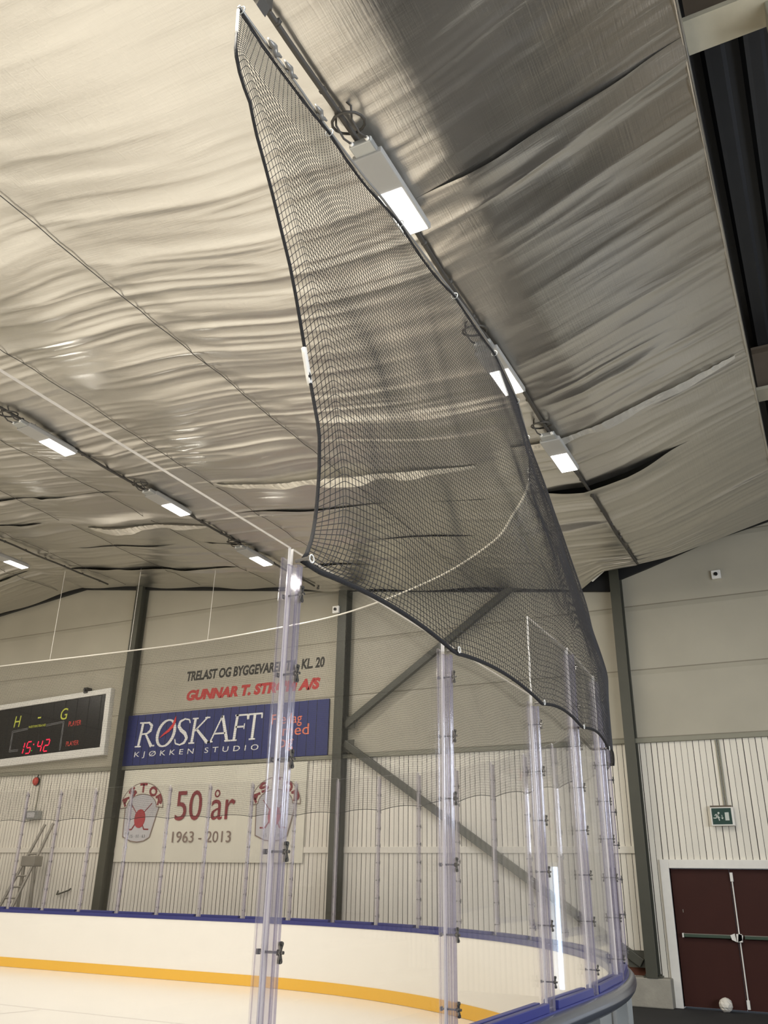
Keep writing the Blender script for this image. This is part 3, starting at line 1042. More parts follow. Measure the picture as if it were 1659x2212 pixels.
# ------------------------------------------------------------------ blue sign
bs = empty('wall_sign', (-12.9, YW, 4.36), 'long blue sign with white ROSKAFT lettering between two columns', 'sign')
keep(bevel(MB().box(-15.86, -9.9, YW - 0.06, YW - 0.012, 4.365, 5.60).build('sign_panel', M['signblue']), 0.004), bs)
mb = MB()
for xx in np.arange(-15.5, -10.0, 0.24):
    mb.box(xx, xx + 0.012, YW - 0.0612, YW - 0.06, 4.37, 5.595)
keep(mb.build('panel_joints', M['sblack']), bs)
ya, yb = YW - 0.067, YW - 0.0615

mb = MB()
def serif(x, z, w=0.16):

    mb.stroke([(x - w / 2, z), (x + w / 2, z)], 0.035, ya - 0.0017, yb, 0, False)
H0, H1 = 4.80, 5.41
# R
mb.stroke([(-15.30, H0), (-15.22, H1)], 0.075, ya, yb, 0, False); serif(-15.31, H0 + .015, .2); serif(-15.24, H1 - .015, .18)
mb.stroke([(-15.22, H1 - .02), (-15.02, H1 - .02), (-14.92, 5.31), (-14.94, 5.19), (-15.06, 5.12), (-15.26, 5.11)], [.035, .045, .075, .075, .045, .035], ya, yb)
mb.stroke([(-15.10, 5.12), (-14.86, H0)], [.05, .085], ya, yb); serif(-14.84, H0 + .015, .16)
# O with the slash through it
n = 30
for k in range(n):
    a0, a1 = 2 * PI * k / n, 2 * PI * (k + 1) / n
    f = lambda a: (-14.42 + 0.27 * math.cos(a) + 0.06 * math.sin(a), 5.10 + 0.315 * math.sin(a))
    mb.stroke([f(a0), f(a1)], [0.035 + 0.055 * abs(math.cos(a0)), 0.035 + 0.055 * abs(math.cos(a1))], ya, yb)
# S
mb.stroke([(-13.66, 5.30), (-13.70, 5.38), (-13.84, 5.41), (-13.99, 5.35), (-14.02, 5.24), (-13.93, 5.14), (-13.80, 5.06), (-13.73, 4.95), (-13.79, 4.84), (-13.93, 4.79), (-14.07, 4.83), (-14.11, 4.94)],
          [.03, .035, .035, .06, .08, .09, .09, .08, .06, .035, .035, .03], ya, yb)
# K
mb.stroke([(-13.56, H0), (-13.50, H1)], 0.075, ya, yb, 0, False); serif(-13.56, H0 + .015, .18); serif(-13.50, H1 - .015, .18)
mb.stroke([(-13.11, H1), (-13.49, 5.10)], 0.04, ya, yb); serif(-13.12, H1 - .015, .15)
mb.stroke([(-13.44, 5.14), (-13.06, H0)], [.06, .085], ya, yb); serif(-13.06, H0 + .015, .17)
# A
mb.stroke([(-12.98, H0), (-12.66, H1)], 0.04, ya, yb, 0, False); serif(-12.98, H0 + .015, .16)
mb.stroke([(-12.66, H1), (-12.46, H0)], 0.085, ya, yb, 0, False); serif(-12.45, H0 + .015, .18)
mb.stroke([(-12.86, 5.00), (-12.54, 5.00)], 0.04, ya, yb, 0, False)
# F
mb.stroke([(-12.26, H0), (-12.20, H1)], 0.075, ya, yb, 0, False); serif(-12.26, H0 + .015, .18)
mb.stroke([(-12.27, H1 - .02), (-11.90, H1 - .02), (-11.89, 5.28)], .04, ya, yb)
mb.stroke([(-12.23, 5.12), (-11.98, 5.12)], .04, ya, yb, 0, False); mb.stroke([(-11.98, 5.06), (-11.97, 5.19)], .03, ya, yb, 0, False)
# T
mb.stroke([(-11.72, H0), (-11.68, H1)], 0.075, ya, yb, 0, False); serif(-11.72, H0 + .015, .18)
mb.stroke([(-11.90 + .03, 5.28), (-11.86, H1 - .02), (-11.47, H1 - .02), (-11.47, 5.28)], .04, ya, yb)
mb.v = [(-15.42 + (p[0] + 15.35) * 0.958, p[1], p[2]) for p in mb.v]
keep(mb.build('main_lettering', M['signwhite']), bs)
mb = MB()
mb.prism([(-14.62, 4.98), (-14.50, 5.09), (-14.36, 5.18), (-14.24, 5.30), (-14.18, 5.43), (-14.14, 5.50), (-14.13, 5.36), (-14.20, 5.22), (-14.32, 5.12), (-14.46, 5.06)], 'y', ya - 0.006, ya - 0.001)
mb.v = [(-15.42 + (p[0] + 15.35) * 0.958, p[1], p[2]) for p in mb.v]
keep(mb.build('red_flame', M['signred']), bs)
text_obj('small_lettering', 'KJØKKEN STUDIO', -15.46, -11.74, 4.525, 4.69, YW - 0.0615, M['signwhite'], bs, spacing=1.75, shear=0.05)
for s, a, b, z in (('Forslag', -11.40, -10.58, 5.13), ('tegned', -11.36, -10.40, 4.87), ('seng', -11.30, -10.82, 4.58)):
    pass
text_obj('orange_lettering', 'Fredag', -11.42, -10.60, 5.04, 5.34, YW - 0.0615, M['orange'], bs)
text_obj('orange_lettering', 'med', -11.10, -10.40, 4.84, 5.08, YW - 0.0615, M['orange'], bs)
text_obj('orange_lettering', 'og', -11.20, -10.80, 4.50, 4.76, YW - 0.0615, M['orange'], bs)

# lettering on the panels
o = text_obj('painted_lettering', 'TRELAST OG BYGGEVARER TIL. KL. 20', -14.11, -10.10, 6.35, 6.60, YW - 0.0105, M['blacktext'], None, shear=0.12, bold=0.035)
tag(o, 'line of black capital lettering on the cream panels over the red lettering', 'lettering')
o = text_obj('painted_lettering', 'GUNNAR T. STRØM A/S', -14.05, -10.19, 5.85, 6.13, YW - 0.0105, M['walltextred'], None, shear=0.2, bold=0.06)
tag(o, 'line of heavy red lettering on the cream panels above the blue sign', 'lettering')

# ------------------------------------------------------------------ anniversary banner
bn = empty('banner', (-13.1, YW - 0.05, 4.26), 'cream cloth banner with 50 år and two club shields', 'banner')
gx, gz = np.linspace(-15.70, -10.40, 60), np.linspace(2.16, 4.255, 20)
X, Z = np.meshgrid(gx, gz, indexing='ij')
Y = YW - 0.05 + 0.006 * np.sin(X * 4) + 0.004 * np.sin(X * 11 + Z * 2)
vv = np.stack([X, Y, Z], -1).reshape(-1, 3)
ii, jj = np.meshgrid(np.arange(59), np.arange(19), indexing='ij')
a = (ii * 20 + jj).ravel()
keep(np_mesh('cloth', vv, np.stack([a, a + 20, a + 21, a + 1], -1), M['bannercloth']), bn)
yb_ = YW - 0.062
text_obj('big_lettering', '50 år', -13.97, -12.26, 3.06, 3.72, yb_, M['maroon'], bn)
text_obj('year_lettering', '1963 - 2013', -13.98, -12.31, 2.58, 2.82, yb_, M['brownprint'], bn)
for cx, cz in ((-15.02, 3.26), (-11.18, 3.26)):
    em = keep(MB().prism([(cx - 0.50, cz + 0.14), (cx - 0.47, cz - 0.54), (cx - 0.22, cz - 0.64), (cx, cz - 0.665), (cx + 0.2, cz - 0.64), (cx + 0.36, cz - 0.56), (cx + 0.55, cz + 0.14), (cx + 0.40, cz + 0.28), (cx + 0.22, cz + 0.38), (cx, cz + 0.42), (cx - 0.22, cz + 0.38), (cx - 0.40, cz + 0.28)], 'y', yb_ - 0.003, yb_).build('club_shield', M['shieldgrey']), bn)
    def sub(mbx, name, mat):
        o = mbx.build(name, mat)
        o.parent = em
        return o
    # arched name band
    mb = MB()
    outer = [(cx + 0.66 * math.cos(a), cz + 0.10 + 0.58 * math.sin(a)) for a in np.linspace(0.0, PI, 22)]
    inner = [(cx + 0.46 * math.cos(a), cz + 0.12 + 0.30 * math.sin(a)) for a in np.linspace(0.0, PI, 22)]
    for i in range(21):
        mb.prism([outer[i], outer[i + 1], inner[i + 1], inner[i]], 'y', yb_ - 0.006, yb_ - 0.002)
    sub(mb, 'name_band', M['bannercloth'])
    mb = MB()
    mb.stroke(outer + [inner[-1]] + inner[::-1] + [outer[0]], 0.018, yb_ - 0.009, yb_ - 0.006)
    sh = [(cx - 0.50, cz + 0.12), (cx - 0.47, cz - 0.54), (cx - 0.22, cz - 0.64), (cx, cz - 0.665), (cx + 0.2, cz - 0.64), (cx + 0.36, cz - 0.56), (cx + 0.55, cz + 0.12)]
    mb.stroke(sh, 0.022, yb_ - 0.009, yb_ - 0.003)
    sub(mb, 'outline', M['brownprint'])
    # name letters bent along the arch
    mb = MB()
    GL = {'A': [[(-.5, 0), (-.05, 1), (.5, 0)], [(-.3, .4), (.3, .4)]], 'S': [[(.4, .85), (0, 1), (-.4, .8), (-.3, .58), (.3, .42), (.4, .18), (0, 0), (-.42, .15)]],
          'T': [[(-.5, 1), (.5, 1)], [(0, 1), (0, 0)]], 'O': [[(.45 * math.cos(t), .5 + .5 * math.sin(t)) for t in np.linspace(0, 2 * PI, 13)]],
          'R': [[(-.4, 0), (-.4, 1), (.2, 1), (.42, .76), (.2, .52), (-.4, .52)], [(0, .52), (.45, 0)]]}
    for ch, ang in zip('ASTOR', (158, 125, 90, 55, 22)):
        th = math.radians(ang)
        bx, bz = cx + 0.49 * math.cos(th), cz + 0.12 + 0.335 * math.sin(th)
        ox, oz = cx + 0.63 * math.cos(th), cz + 0.10 + 0.545 * math.sin(th)
        hx, hz = ox - bx, oz - bz
        hl = math.hypot(hx, hz)
        wx, wz = hz / hl * 0.225, -hx / hl * 0.225
        for st in GL[ch]:
            mb.stroke([(bx + p[0] * wx + p[1] * hx, bz + p[0] * wz + p[1] * hz) for p in st], 0.056, yb_ - 0.012, yb_ - 0.007)
    sub(mb, 'name_lettering', M['maroon'])
    mb = MB()
    mb.disc((cx - 0.0, cz - 0.14), 0.20, 'y', yb_ - 0.012, yb_ - 0.006, 24, 0, 0.84, 1.06)
    sub(mb, 'puck', M['puckred'])
    mb = MB()
    mb.stroke([(cx + 0.32, cz + 0.20), (cx + 0.0, cz - 0.1)], 0.02, yb_ - 0.009, yb_ - 0.004)
    mb.stroke([(cx - 0.32, cz + 0.20), (cx - 0.05, cz - 0.1)], 0.02, yb_ - 0.009, yb_ - 0.004)
    mb.stroke([(cx + 0.08, cz - 0.25), (cx + 0.16, cz - 0.38), (cx + 0.30, cz - 0.385)], 0.032, yb_ - 0.009, yb_ - 0.004)
    mb.stroke([(cx - 0.12, cz - 0.25), (cx - 0.22, cz - 0.385), (cx - 0.36, cz - 0.385)], 0.032, yb_ - 0.009, yb_ - 0.004)
    sub(mb, 'sticks', M['maroon'])
    q = text_obj('number_lettering', '15 · 11 · 63', cx - 0.24, cx + 0.22, cz - 0.57, cz - 0.50, yb_ - 0.004, M['shieldgrey'], None)
    q.data.materials[0] = M['greytext']
    q.parent = em

# ------------------------------------------------------------------ rink boards
rb = empty('rink_boards', (-1.6, 4, 0), 'white rink boards with blue cap and yellow kick strip', 'rink boards')


def sweep(name, mat, R0, R1, z0, z1, s0=-8.0, s1=S_END + 8, smooth=False, parent=rb, rounded=False):
    ss = np.concatenate([np.linspace(s0, RC[1] - 2.45, 10), np.linspace(RC[1] - 2.45, RC[1] - 2.45 + 8.75 * PI / 2, 72)[1:], np.linspace(RC[1] - 2.45 + 8.75 * PI / 2, s1, 10)[1:]])
    ss = ss[(ss >= s0) & (ss <= s1)]
    if rounded:
        c, hz = (R0 + R1) / 2, (z1 - z0) / 2
        sec = [(R0, z0)] + [(R0 + (R1 - R0) * math.sin(a), z0 + hz - hz * math.cos(a)) for a in np.linspace(0.05, PI - 0.05, 10)] + [(R0, z1)]
    else:
        sec = [(R0, z0), (R1, z0), (R1, z1), (R0, z1)]
    n = len(sec)
    vs, fs = [], []
    for s in ss:
        for (R, z) in sec:
            p, a = path_pt(float(s), R)
            vs.append((p.x, p.y, z))
    for i in range(len(ss) - 1):
        for k in range(n):
            fs.append((i * n + k, i * n + (k + 1) % n, (i + 1) * n + (k + 1) % n, (i + 1) * n + k))
    fs.append(tuple(range(n)))
    fs.append(tuple((len(ss) - 1) * n + k for k in range(n - 1, -1, -1)))
    o = MB().add(vs, fs).build(name, mat, smooth=smooth)
    return keep(o, parent) if parent else o


sweep('facing', M['board'], 8.70, 8.715, 0.0, 1.06)
sweep('kick_strip', M['yellow'], 8.690, 8.699, 0.005, 0.185)
sweep('cap_rail', M['blue'], 8.69, 8.85, 1.06, 1.125)
sweep('outer_rail', M['rail'], 8.845, 8.905, 0.995, 1.115, smooth=True, rounded=True)
sweep('back_panel', M['galv'], 8.725, 8.735, 0.05, 1.0)
sweep('mid_rail', M['rail'], 8.80, 8.84, 0.48, 0.54)

# posts and panes along the glass line
L1 = RC[1] - 2.45
post_s = [0.0, 1.41, 2.83] + [L1 + 0.04 + 1.07 * k for k in range(24)]
post_s = [s for s in post_s if s < S_END]


def top_at(i):
    """glass top of the pane that follows post i"""
    if i < 2:
        return 2.875
    if i < 16:
        return 3.40 + (3.66 - 3.40) * (i - 2) / 14
    return 3.66


ORD = ['first', 'second', 'third', 'fourth', 'fifth', 'sixth', 'seventh', 'eighth', 'ninth', 'tenth', 'eleventh', 'twelfth', 'thirteenth',
       'fourteenth', 'fifteenth', 'sixteenth', 'seventeenth', 'eighteenth', 'nineteenth', 'twentieth', 'twenty-first', 'twenty-second',
       'twenty-third', 'twenty-fourth', 'twenty-fifth', 'twenty-sixth', 'twenty-seventh']


def rbox(mbx, x0, x1, y0, y1, z0, z1, r=0.005):
    """upright clear bar with chamfered long edges: flats in slot 0, chamfers in slot 1"""
    o8 = [(x0 + r, y0), (x1 - r, y0), (x1, y0 + r), (x1, y1 - r), (x1 - r, y1), (x0 + r, y1), (x0, y1 - r), (x0, y0 + r)]
    vs = [(p[0], p[1], z0) for p in o8] + [(p[0], p[1], z1) for p in o8]
    for k in range(8):
        mbx.add([vs[k], vs[(k + 1) % 8], vs[(k + 1) % 8 + 8], vs[k + 8]], [(0, 1, 2, 3)], 1 if k % 2 else 0)
    mbx.add(vs[8:], [tuple(range(8))], 1)
    mbx.add(vs[:8], [tuple(range(7, -1, -1))], 1)


_proto = {}
def post_meshes(h):
    key = round(h, 2)
    if key in _proto:
        return _proto[key]
    outer = MB()
    rbox(outer, 0.008, 0.019, -0.034, 0.034, 0, h, 0.003)
    rbox(outer, 0.019, 0.046, -0.019, -0.013, 0, h, 0.002)
    rbox(outer, 0.019, 0.046, 0.013, 0.019, 0, h, 0.002)
    rbox(outer, 0.041, 0.049, -0.013, 0.013, 0, h, 0.003)
    inner = MB()
    rbox(inner, -0.019, -0.008, -0.036, 0.036, 0, h + 0.03, 0.003)
    zc = []
    z = 0.14
    while z < h - 0.05:
        zc.append(z)
        z += 0.285
    _proto[key] = (outer, inner, zc)
    return _proto[key]


clamp_me = {}
def clamp_mesh():
    mb = MB()
    mb.tube([(-0.022, 0, 0), (0.058, 0, 0)], 0.0040, 8)
    mb.box(-0.026, -0.019, -0.008, 0.008, -0.008, 0.008)
    mb.box(0.049, 0.056, -0.007, 0.007, -0.008, 0.008)
    wing = [(0.003, -0.031), (0.009, -0.029), (0.010, -0.019), (0.005, -0.007), (0.008, 0.0), (0.005, 0.007), (0.010, 0.019), (0.009, 0.029), (0.003, 0.031),
            (-0.003, 0.031), (-0.009, 0.029), (-0.010, 0.019), (-0.005, 0.007), (-0.008, 0), (-0.005, -0.007), (-0.010, -0.019), (-0.009, -0.029), (-0.003, -0.031)]
    mb.prism(wing, 'x', 0.055, 0.061)
    for s in (-1, 1):
        mb.prism([(0.006 * math.cos(t), s * 0.024 + 0.006 * math.sin(t)) for t in np.linspace(0, 2 * PI, 9)[:-1]], 'x', 0.060, 0.065)
    mb.prism([(0.0055 * math.cos(t), 0.0055 * math.sin(t)) for t in np.linspace(0, 2 * PI, 7)[:-1]], 'x', 0.060, 0.070)
    return mb


clamp_proto = None
posts = []
for i, s in enumerate(post_s):
    p, a = path_pt(s, 8.80)
    h = (2.80 if i < 3 else top_at(i) - 0.06) - 1.125
    where = ('beside the black net' if i < 5 else 'around the rounded corner') if i < 14 else 'behind the far boards'
    e = empty('glass_post', (p.x, p.y, 1.125), f'{ORD[i]} clear post from the free edge of the black net, {where}', 'glass post', 'clear posts of the rink glass', rz=a)
    om, im, zc = post_meshes(h)
    om.build('outer_profile', [M['profile'], M['profedge']], e)
    im.build('inner_profile', [M['profile'], M['profedge']], e)
    for z in zc:
        if clamp_proto is None:
            c = clamp_mesh().build('clamp', M['chrome'], e)
            clamp_proto = c
        else:
            c = clamp_proto.copy()
            COL.objects.link(c)
            c.parent = e
        c.location = (0, 0, z)
        c.rotation_euler = (random.uniform(-0.12, 0.12), 0, 0)
    posts.append((p, a))
    # board upright below the cap
    up_ = MB()
    up_.box(-0.025, 0.055, -0.03, -0.022, -1.12, -0.07)
    up_.box(-0.025, 0.055, 0.022, 0.03, -1.12, -0.07)
    up_.box(0.047, 0.055, -0.022, 0.022, -1.12, -0.07)
    u = up_.build('upright', M['galv'])
    u.location = (p.x, p.y, 1.125)
    u.rotation_euler = (0, 0, a)
    keep(u, rb)

ends = [(-1.42, 0)] + list(zip(post_s, range(len(post_s))))
seq = [-1.42] + post_s
for i in range(len(seq) - 1):
    pa, aa = path_pt(seq[i], 8.80)
    pb_, ab = path_pt(seq[i + 1], 8.80)
    dv = pb_ - pa
    L = dv.length
    e_dir = dv.normalized()
    ang = math.atan2(e_dir.y, e_dir.x) - PI / 2
    mid = (pa + pb_) / 2
    zt = 2.875 if i == 0 else top_at(i - 1)
    h = zt - 1.13
    mb = MB()
    hl = L / 2 - 0.008
    # faces: -x, +x, -y, +y, -z, +z  (edges use the cut-edge slot)
    mb.box(-0.006, 0.006, -hl, hl, 0, h, face_mi=[0, 0, 1, 1, 1, 1])
    nm = ('first clear pane, the low one left of the front post' if i == 0 else f'{ORD[i]} clear pane, right of the {ORD[i-1]} post from the free edge of the net')
    if i > 13:
        nm = f'{ORD[i]} clear pane along the rink, left of the {ORD[i-1]} post, behind the far boards'
    g = mb.build('glass_sheet', [M['glass'], M['glassedge']], loc=(mid.x, mid.y, 1.13))
    g.rotation_euler = (0, 0, ang)
    tag(g, nm, 'glass pane', 'clear panes around the rink')
    mb = MB()
    mb.box(0.008, 0.045, -hl + 0.08, hl - 0.08, 0, 0.045)
    mb.box(-0.045, -0.008, -hl + 0.08, hl - 0.08, 0, 0.045)
    q = mb.build('pane_sill', M['blue'])
    q.location = (mid.x, mid.y, 1.124)
    q.rotation_euler = (0, 0, ang)
    bevel(q, 0.004)
    keep(q, rb)

# number tag and latch on the outside of the boards
p, a = path_pt(2.35, 8.906)
t = text_obj('number_tag', '01', -0.035, 0.035, 0, 0.05, 0, M['signwhite'], None, depth=0.003)
t.location = (p.x + 0.001, p.y, 1.03)
t.rotation_euler = (0, 0, PI / 2)
keep(t, rb)
mb = MB()
mb.box(-1.595, -1.575, 4.42, 4.46, 0.80, 0.93)
mb.box(-1.595, -1.57, 4.58, 4.66, 0.90, 0.92)
mb.box(-1.595, -1.57, 4.61, 4.63, 0.78, 0.90)
mb.prism([(4.53 + 0.03 * math.cos(t_), 0.90 + 0.03 * math.sin(t_)) for t_ in np.linspace(0, 2 * PI, 13)[:-1]], 'x', -1.595, -1.57)
keep(mb.build('gate_latch', M['sblack']), rb)

# ------------------------------------------------------------------ protective net
T = np.array([(-2.255, 2.474, 6.2), (-2.25, 2.702, 6.2), (-2.237, 3.017, 6.2), (-2.235, 3.396, 6.2), (-2.215, 3.877, 6.2), (-2.192, 4.12, 6.2), (-2.178, 4.553, 6.2),
              (-2.162, 5.038, 6.2), (-2.144, 5.331, 6.2), (-2.13, 5.607, 6.2), (-2.132, 5.984, 6.21), (-2.145, 6.306, 6.22), (-2.175, 6.695, 6.23), (-2.238, 7.181, 6.25),
              (-2.363, 7.815, 6.3), (-2.492, 8.36, 6.35), (-2.86, 9.498, 6.42), (-3.412, 10.502, 6.5), (-4.097, 11.486, 6.55), (-5.753, 12.949, 6.65), (-8.24, 14.22, 6.7),
              (-10.636, 14.78, 6.75), (-12.929, 15.05, 6.78), (-15.803, 15.08, 6.8), (-18.841, 15.0, 6.8), (-21.2, 15.0, 6.8)])


def resample(P, n):
    d = np.r_[0, np.cumsum(np.linalg.norm(np.diff(P, axis=0), axis=1))]
    q = np.linspace(0, d[-1], n)
    return np.stack([np.interp(q, d, P[:, k]) for k in range(3)], -1), d


def smooth_curve(P, n=600):
    """Catmull-Rom through the control points"""
    Q = np.vstack([2 * P[0] - P[1], P, 2 * P[-1] - P[-2]])
    out = []
    for i in range(1, len(Q) - 2):
        t = np.linspace(0, 1, 24, endpoint=False)[:, None]
        a, b, c, d_ = Q[i - 1], Q[i], Q[i + 1], Q[i + 2]
        out.append(0.5 * (2 * b + (c - a) * t + (2 * a - 5 * b + 4 * c - d_) * t ** 2 + (3 * b - a - 3 * c + d_) * t ** 3))
    out = np.vstack(out + [P[-1:]])
    return resample(out, n)[0]


Tc = smooth_curve(T, 1500)
dT = np.r_[0, np.cumsum(np.linalg.norm(np.diff(Tc, axis=0), axis=1))]
# anchors: metres along the glass line <-> metres along the top cable
iT = lambda y: dT[np.argmin(np.abs(Tc[:, 1] - y) + (Tc[:, 0] < -3) * 9)]
iTx = lambda x: dT[np.argmin(np.abs(Tc[:, 0] - x))]
sA = np.array([0.0, 1.41, 2.83, L1 + 1.1, L1 + 4.5, L1 + 8.75 * PI / 2, S_END])
tA = np.array([0.0, iT(3.95), iT(5.35), iT(7.1), iTx(-3.7), iTx(-10.3), dT[-1]])
CELL = 0.036
nS = int(S_END / CELL)
sv = np.linspace(0.0, S_END, nS)
tv = np.interp(sv, sA, tA)
top = np.stack([np.interp(tv, dT, Tc[:, k]) for k in range(3)], -1)
# bottom line: hooked on every post, slightly scalloped between
bot = np.empty((nS, 3)); mid_ = np.empty((nS, 3)); wM = np.empty(nS)
ps = np.array(post_s + [S_END + 1])
for i, s in enumerate(sv):
    j = max(0, np.searchsorted(ps, s, 'right') - 1)
    f = np.clip((s - ps[j]) / (ps[j + 1] - ps[j]), 0, 1)
    off_ = 0.125 if s < 8 else 0.10
    pb_, a = path_pt(float(s), 8.75 + off_)
    zb = np.interp(s, [0, L1 + 2, L1 + 8, L1 + 12, S_END], [2.80, 2.82, 3.03, 2.98, 2.96])
    bot[i] = (pb_.x, pb_.y, zb + 0.05 * math.sin(PI * f) ** 0.8)
    pm_, a = path_pt(float(s), 8.80 + 0.085)
    mid_[i] = (pm_.x, pm_.y, 3.56 + 0.16 * np.clip((s - 4) / 12, 0, 1))
    wM[i] = np.clip((s - 1.9) / 1.3, 0, 1)
nV = 96
S = np.empty((nS, nV, 3))
vv = np.linspace(0, 1, nV)                      # 0 top, 1 bottom
for i in range(nS):
    A_, B_, C_ = top[i], bot[i], mid_[i]
    straight = A_ + (B_ - A_) * vv[:, None]
    L_ = np.linalg.norm(C_ - A_); L2 = np.linalg.norm(B_ - C_)
    q = vv * (L_ + L2)
    bent = np.where((q < L_)[:, None], A_ + (C_ - A_) * (q / L_)[:, None], C_ + (B_ - C_) * ((q - L_) / L2)[:, None])
    S[i] = straight * (1 - wM[i]) + bent * wM[i]
# the free edge bows inward and curls towards the ice
RID = np.array([(-2.15, 2.50, 6.15), (-2.049, 2.33, 5.557), (-2.029, 2.403, 5.431), (-2.013, 2.467, 5.328), (-1.995, 2.551, 5.215), (-1.97, 2.63, 5.055), (-1.943, 2.694, 4.887), (-1.916, 2.747, 4.712),
                (-1.889, 2.799, 4.54), (-1.861, 2.841, 4.363), (-1.831, 2.891, 4.169), (-1.799, 2.919, 3.967), (-1.746, 2.925, 3.631), (-1.716, 2.927, 3.44),
                (-1.689, 2.908, 3.269), (-1.669, 2.87, 3.141), (-1.648, 2.804, 3.01), (-1.628, 2.705, 2.883), (-1.612, 2.60, 2.825)])
EDG = np.array([(-2.25, 2.474, 6.2), (-2.076, 2.293, 5.557), (-2.072, 2.352, 5.431), (-2.055, 2.422, 5.328), (-2.064, 2.50, 5.215), (-2.05, 2.585, 5.055), (-2.028, 2.65, 4.887), (-2.003, 2.705, 4.712),
                (-1.978, 2.76, 4.54), (-1.954, 2.80, 4.363), (-1.943, 2.865, 4.169), (-1.924, 2.915, 3.967), (-1.839, 2.899, 3.631), (-1.83, 2.90, 3.44),
                (-1.806, 2.86, 3.269), (-1.774, 2.80, 3.141), (-1.707, 2.68, 3.01), (-1.638, 2.54, 2.883), (-1.60, 2.452, 2.82)])
RID[0] = top[4]
EDG[0] = top[0]
Rr, _ = resample(RID, nV)
Er, _ = resample(EDG, nV)
nR = 6                                            # columns between the free edge and the ridge
i0 = 4
base_ridge = S[i0].copy()
bow = Rr - base_ridge
for i in range(i0, nS):
    w = math.exp(-((sv[i] - sv[i0]) / 0.95) ** 1.4)
    if w < 0.002:
        break
    S[i] = S[i] + bow * w
fold = np.empty((nR, nV, 3))
nxt = S[i0 + 1]
for k in range(nR):
    f = k / nR
    # quadratic bend from the edge into the run of the net
    ctrl = Rr + (Rr - nxt) * 0.8
    fold[k] = (1 - f) ** 2 * Er + 2 * f * (1 - f) * (0.35 * (Er + Rr) / 2 + 0.65 * ctrl * 0.5 + 0.325 * Rr) + f ** 2 * Rr
S = np.concatenate([fold, S[i0:]], 0)
nS = len(S)
# small irregularity of the cloth
gi, gj = np.meshgrid(np.arange(nS), np.arange(nV), indexing='ij')
wob = (vnoise(gi * 0.09, gj * 0.07, 101) - .5) * 0.05 * np.sin(PI * gj / (nV - 1))
tu = np.gradient(S, axis=0); tw = np.gradient(S, axis=1)
nrm = np.cross(tu, tw)
nrm /= np.linalg.norm(nrm, axis=-1, keepdims=True) + 1e-9
S = S + nrm * (wob * np.clip(gi / 20, 0, 1))[..., None]
for it in range(2):
    S[1:-1, 1:-1] = 0.5 * S[1:-1, 1:-1] + 0.125 * (S[2:, 1:-1] + S[:-2, 1:-1] + S[1:-1, 2:] + S[1:-1, :-2])
tu = np.gradient(S, axis=0); tw = np.gradient(S, axis=1)
tu /= np.linalg.norm(tu, axis=-1, keepdims=True) + 1e-9
tw /= np.linalg.norm(tw, axis=-1, keepdims=True) + 1e-9
nrm = np.cross(tu, tw); nrm /= np.linalg.norm(nrm, axis=-1, keepdims=True) + 1e-9
RAD = 0.0019


def strands(P, t, n, axis):
    """3-sided tubes along one direction of the grid"""
    b = np.cross(t, n)
    ring = np.stack([P + RAD * (math.cos(a) * n + math.sin(a) * b) for a in (PI / 2, PI / 2 + 2 * PI / 3, PI / 2 + 4 * PI / 3)], 2)   # (u, v, 3, xyz)
    U, Vn = P.shape[:2]
    vid = np.arange(U * Vn * 3).reshape(U, Vn, 3)
    qs = []
    for k in range(3):
        k2 = (k + 1) % 3
        if axis == 0:
            qs.append(np.stack([vid[:-1, :, k], vid[1:, :, k], vid[1:, :, k2], vid[:-1, :, k2]], -1).reshape(-1, 4))
        else:
            qs.append(np.stack([vid[:, :-1, k], vid[:, 1:, k], vid[:, 1:, k2], vid[:, :-1, k2]], -1).reshape(-1, 4))
    return ring.reshape(-1, 3), np.concatenate(qs)


net = empty('protective_net', (-2.15, 4, 6.2), 'large black protective net hanging from a cable to the rink glass', 'net')
v1, q1 = strands(S, tu, nrm, 0)
v2, q2 = strands(S, tw, nrm, 1)
nm_o = np_mesh('netting', np.concatenate([v1, v2]), np.concatenate([q1, q2 + len(v1)]), M['net'])
keep(nm_o, net)
# border cord: bottom, free edge
i_end = int(3.75 / CELL) + 60
mb = MB()
mb.tube([tuple(p) for p in S[:230:2, -1]], 0.0105, 7)
keep(mb.build('bottom_cord', M['cord'], smooth=True), net)
mb = MB()
mb.tube([tuple(p) for p in S[230::3, -1]], 0.006, 6)
keep(mb.build('bottom_cord', M['cord'], smooth=True), net)
mb = MB()
mb.tube([tuple(p) for p in S[0, 8::2]], 0.0085, 7)
keep(mb.build('edge_cord', M['cord'], smooth=True), net)
mb = MB()
mb.tube([tuple(p) for p in S[0, :11]], 0.009, 7)
keep(mb.build('edge_rope', M['whiterope'], smooth=True), net)
k0 = int(nV * 0.60)
mb = MB()
mb.tube([tuple(p + np.array([-0.004, 0, 0])) for p in S[0, k0:k0 + 6]], 0.014, 8)
keep(mb.build('rope_sleeve', M['whitepaint'], smooth=True), net)
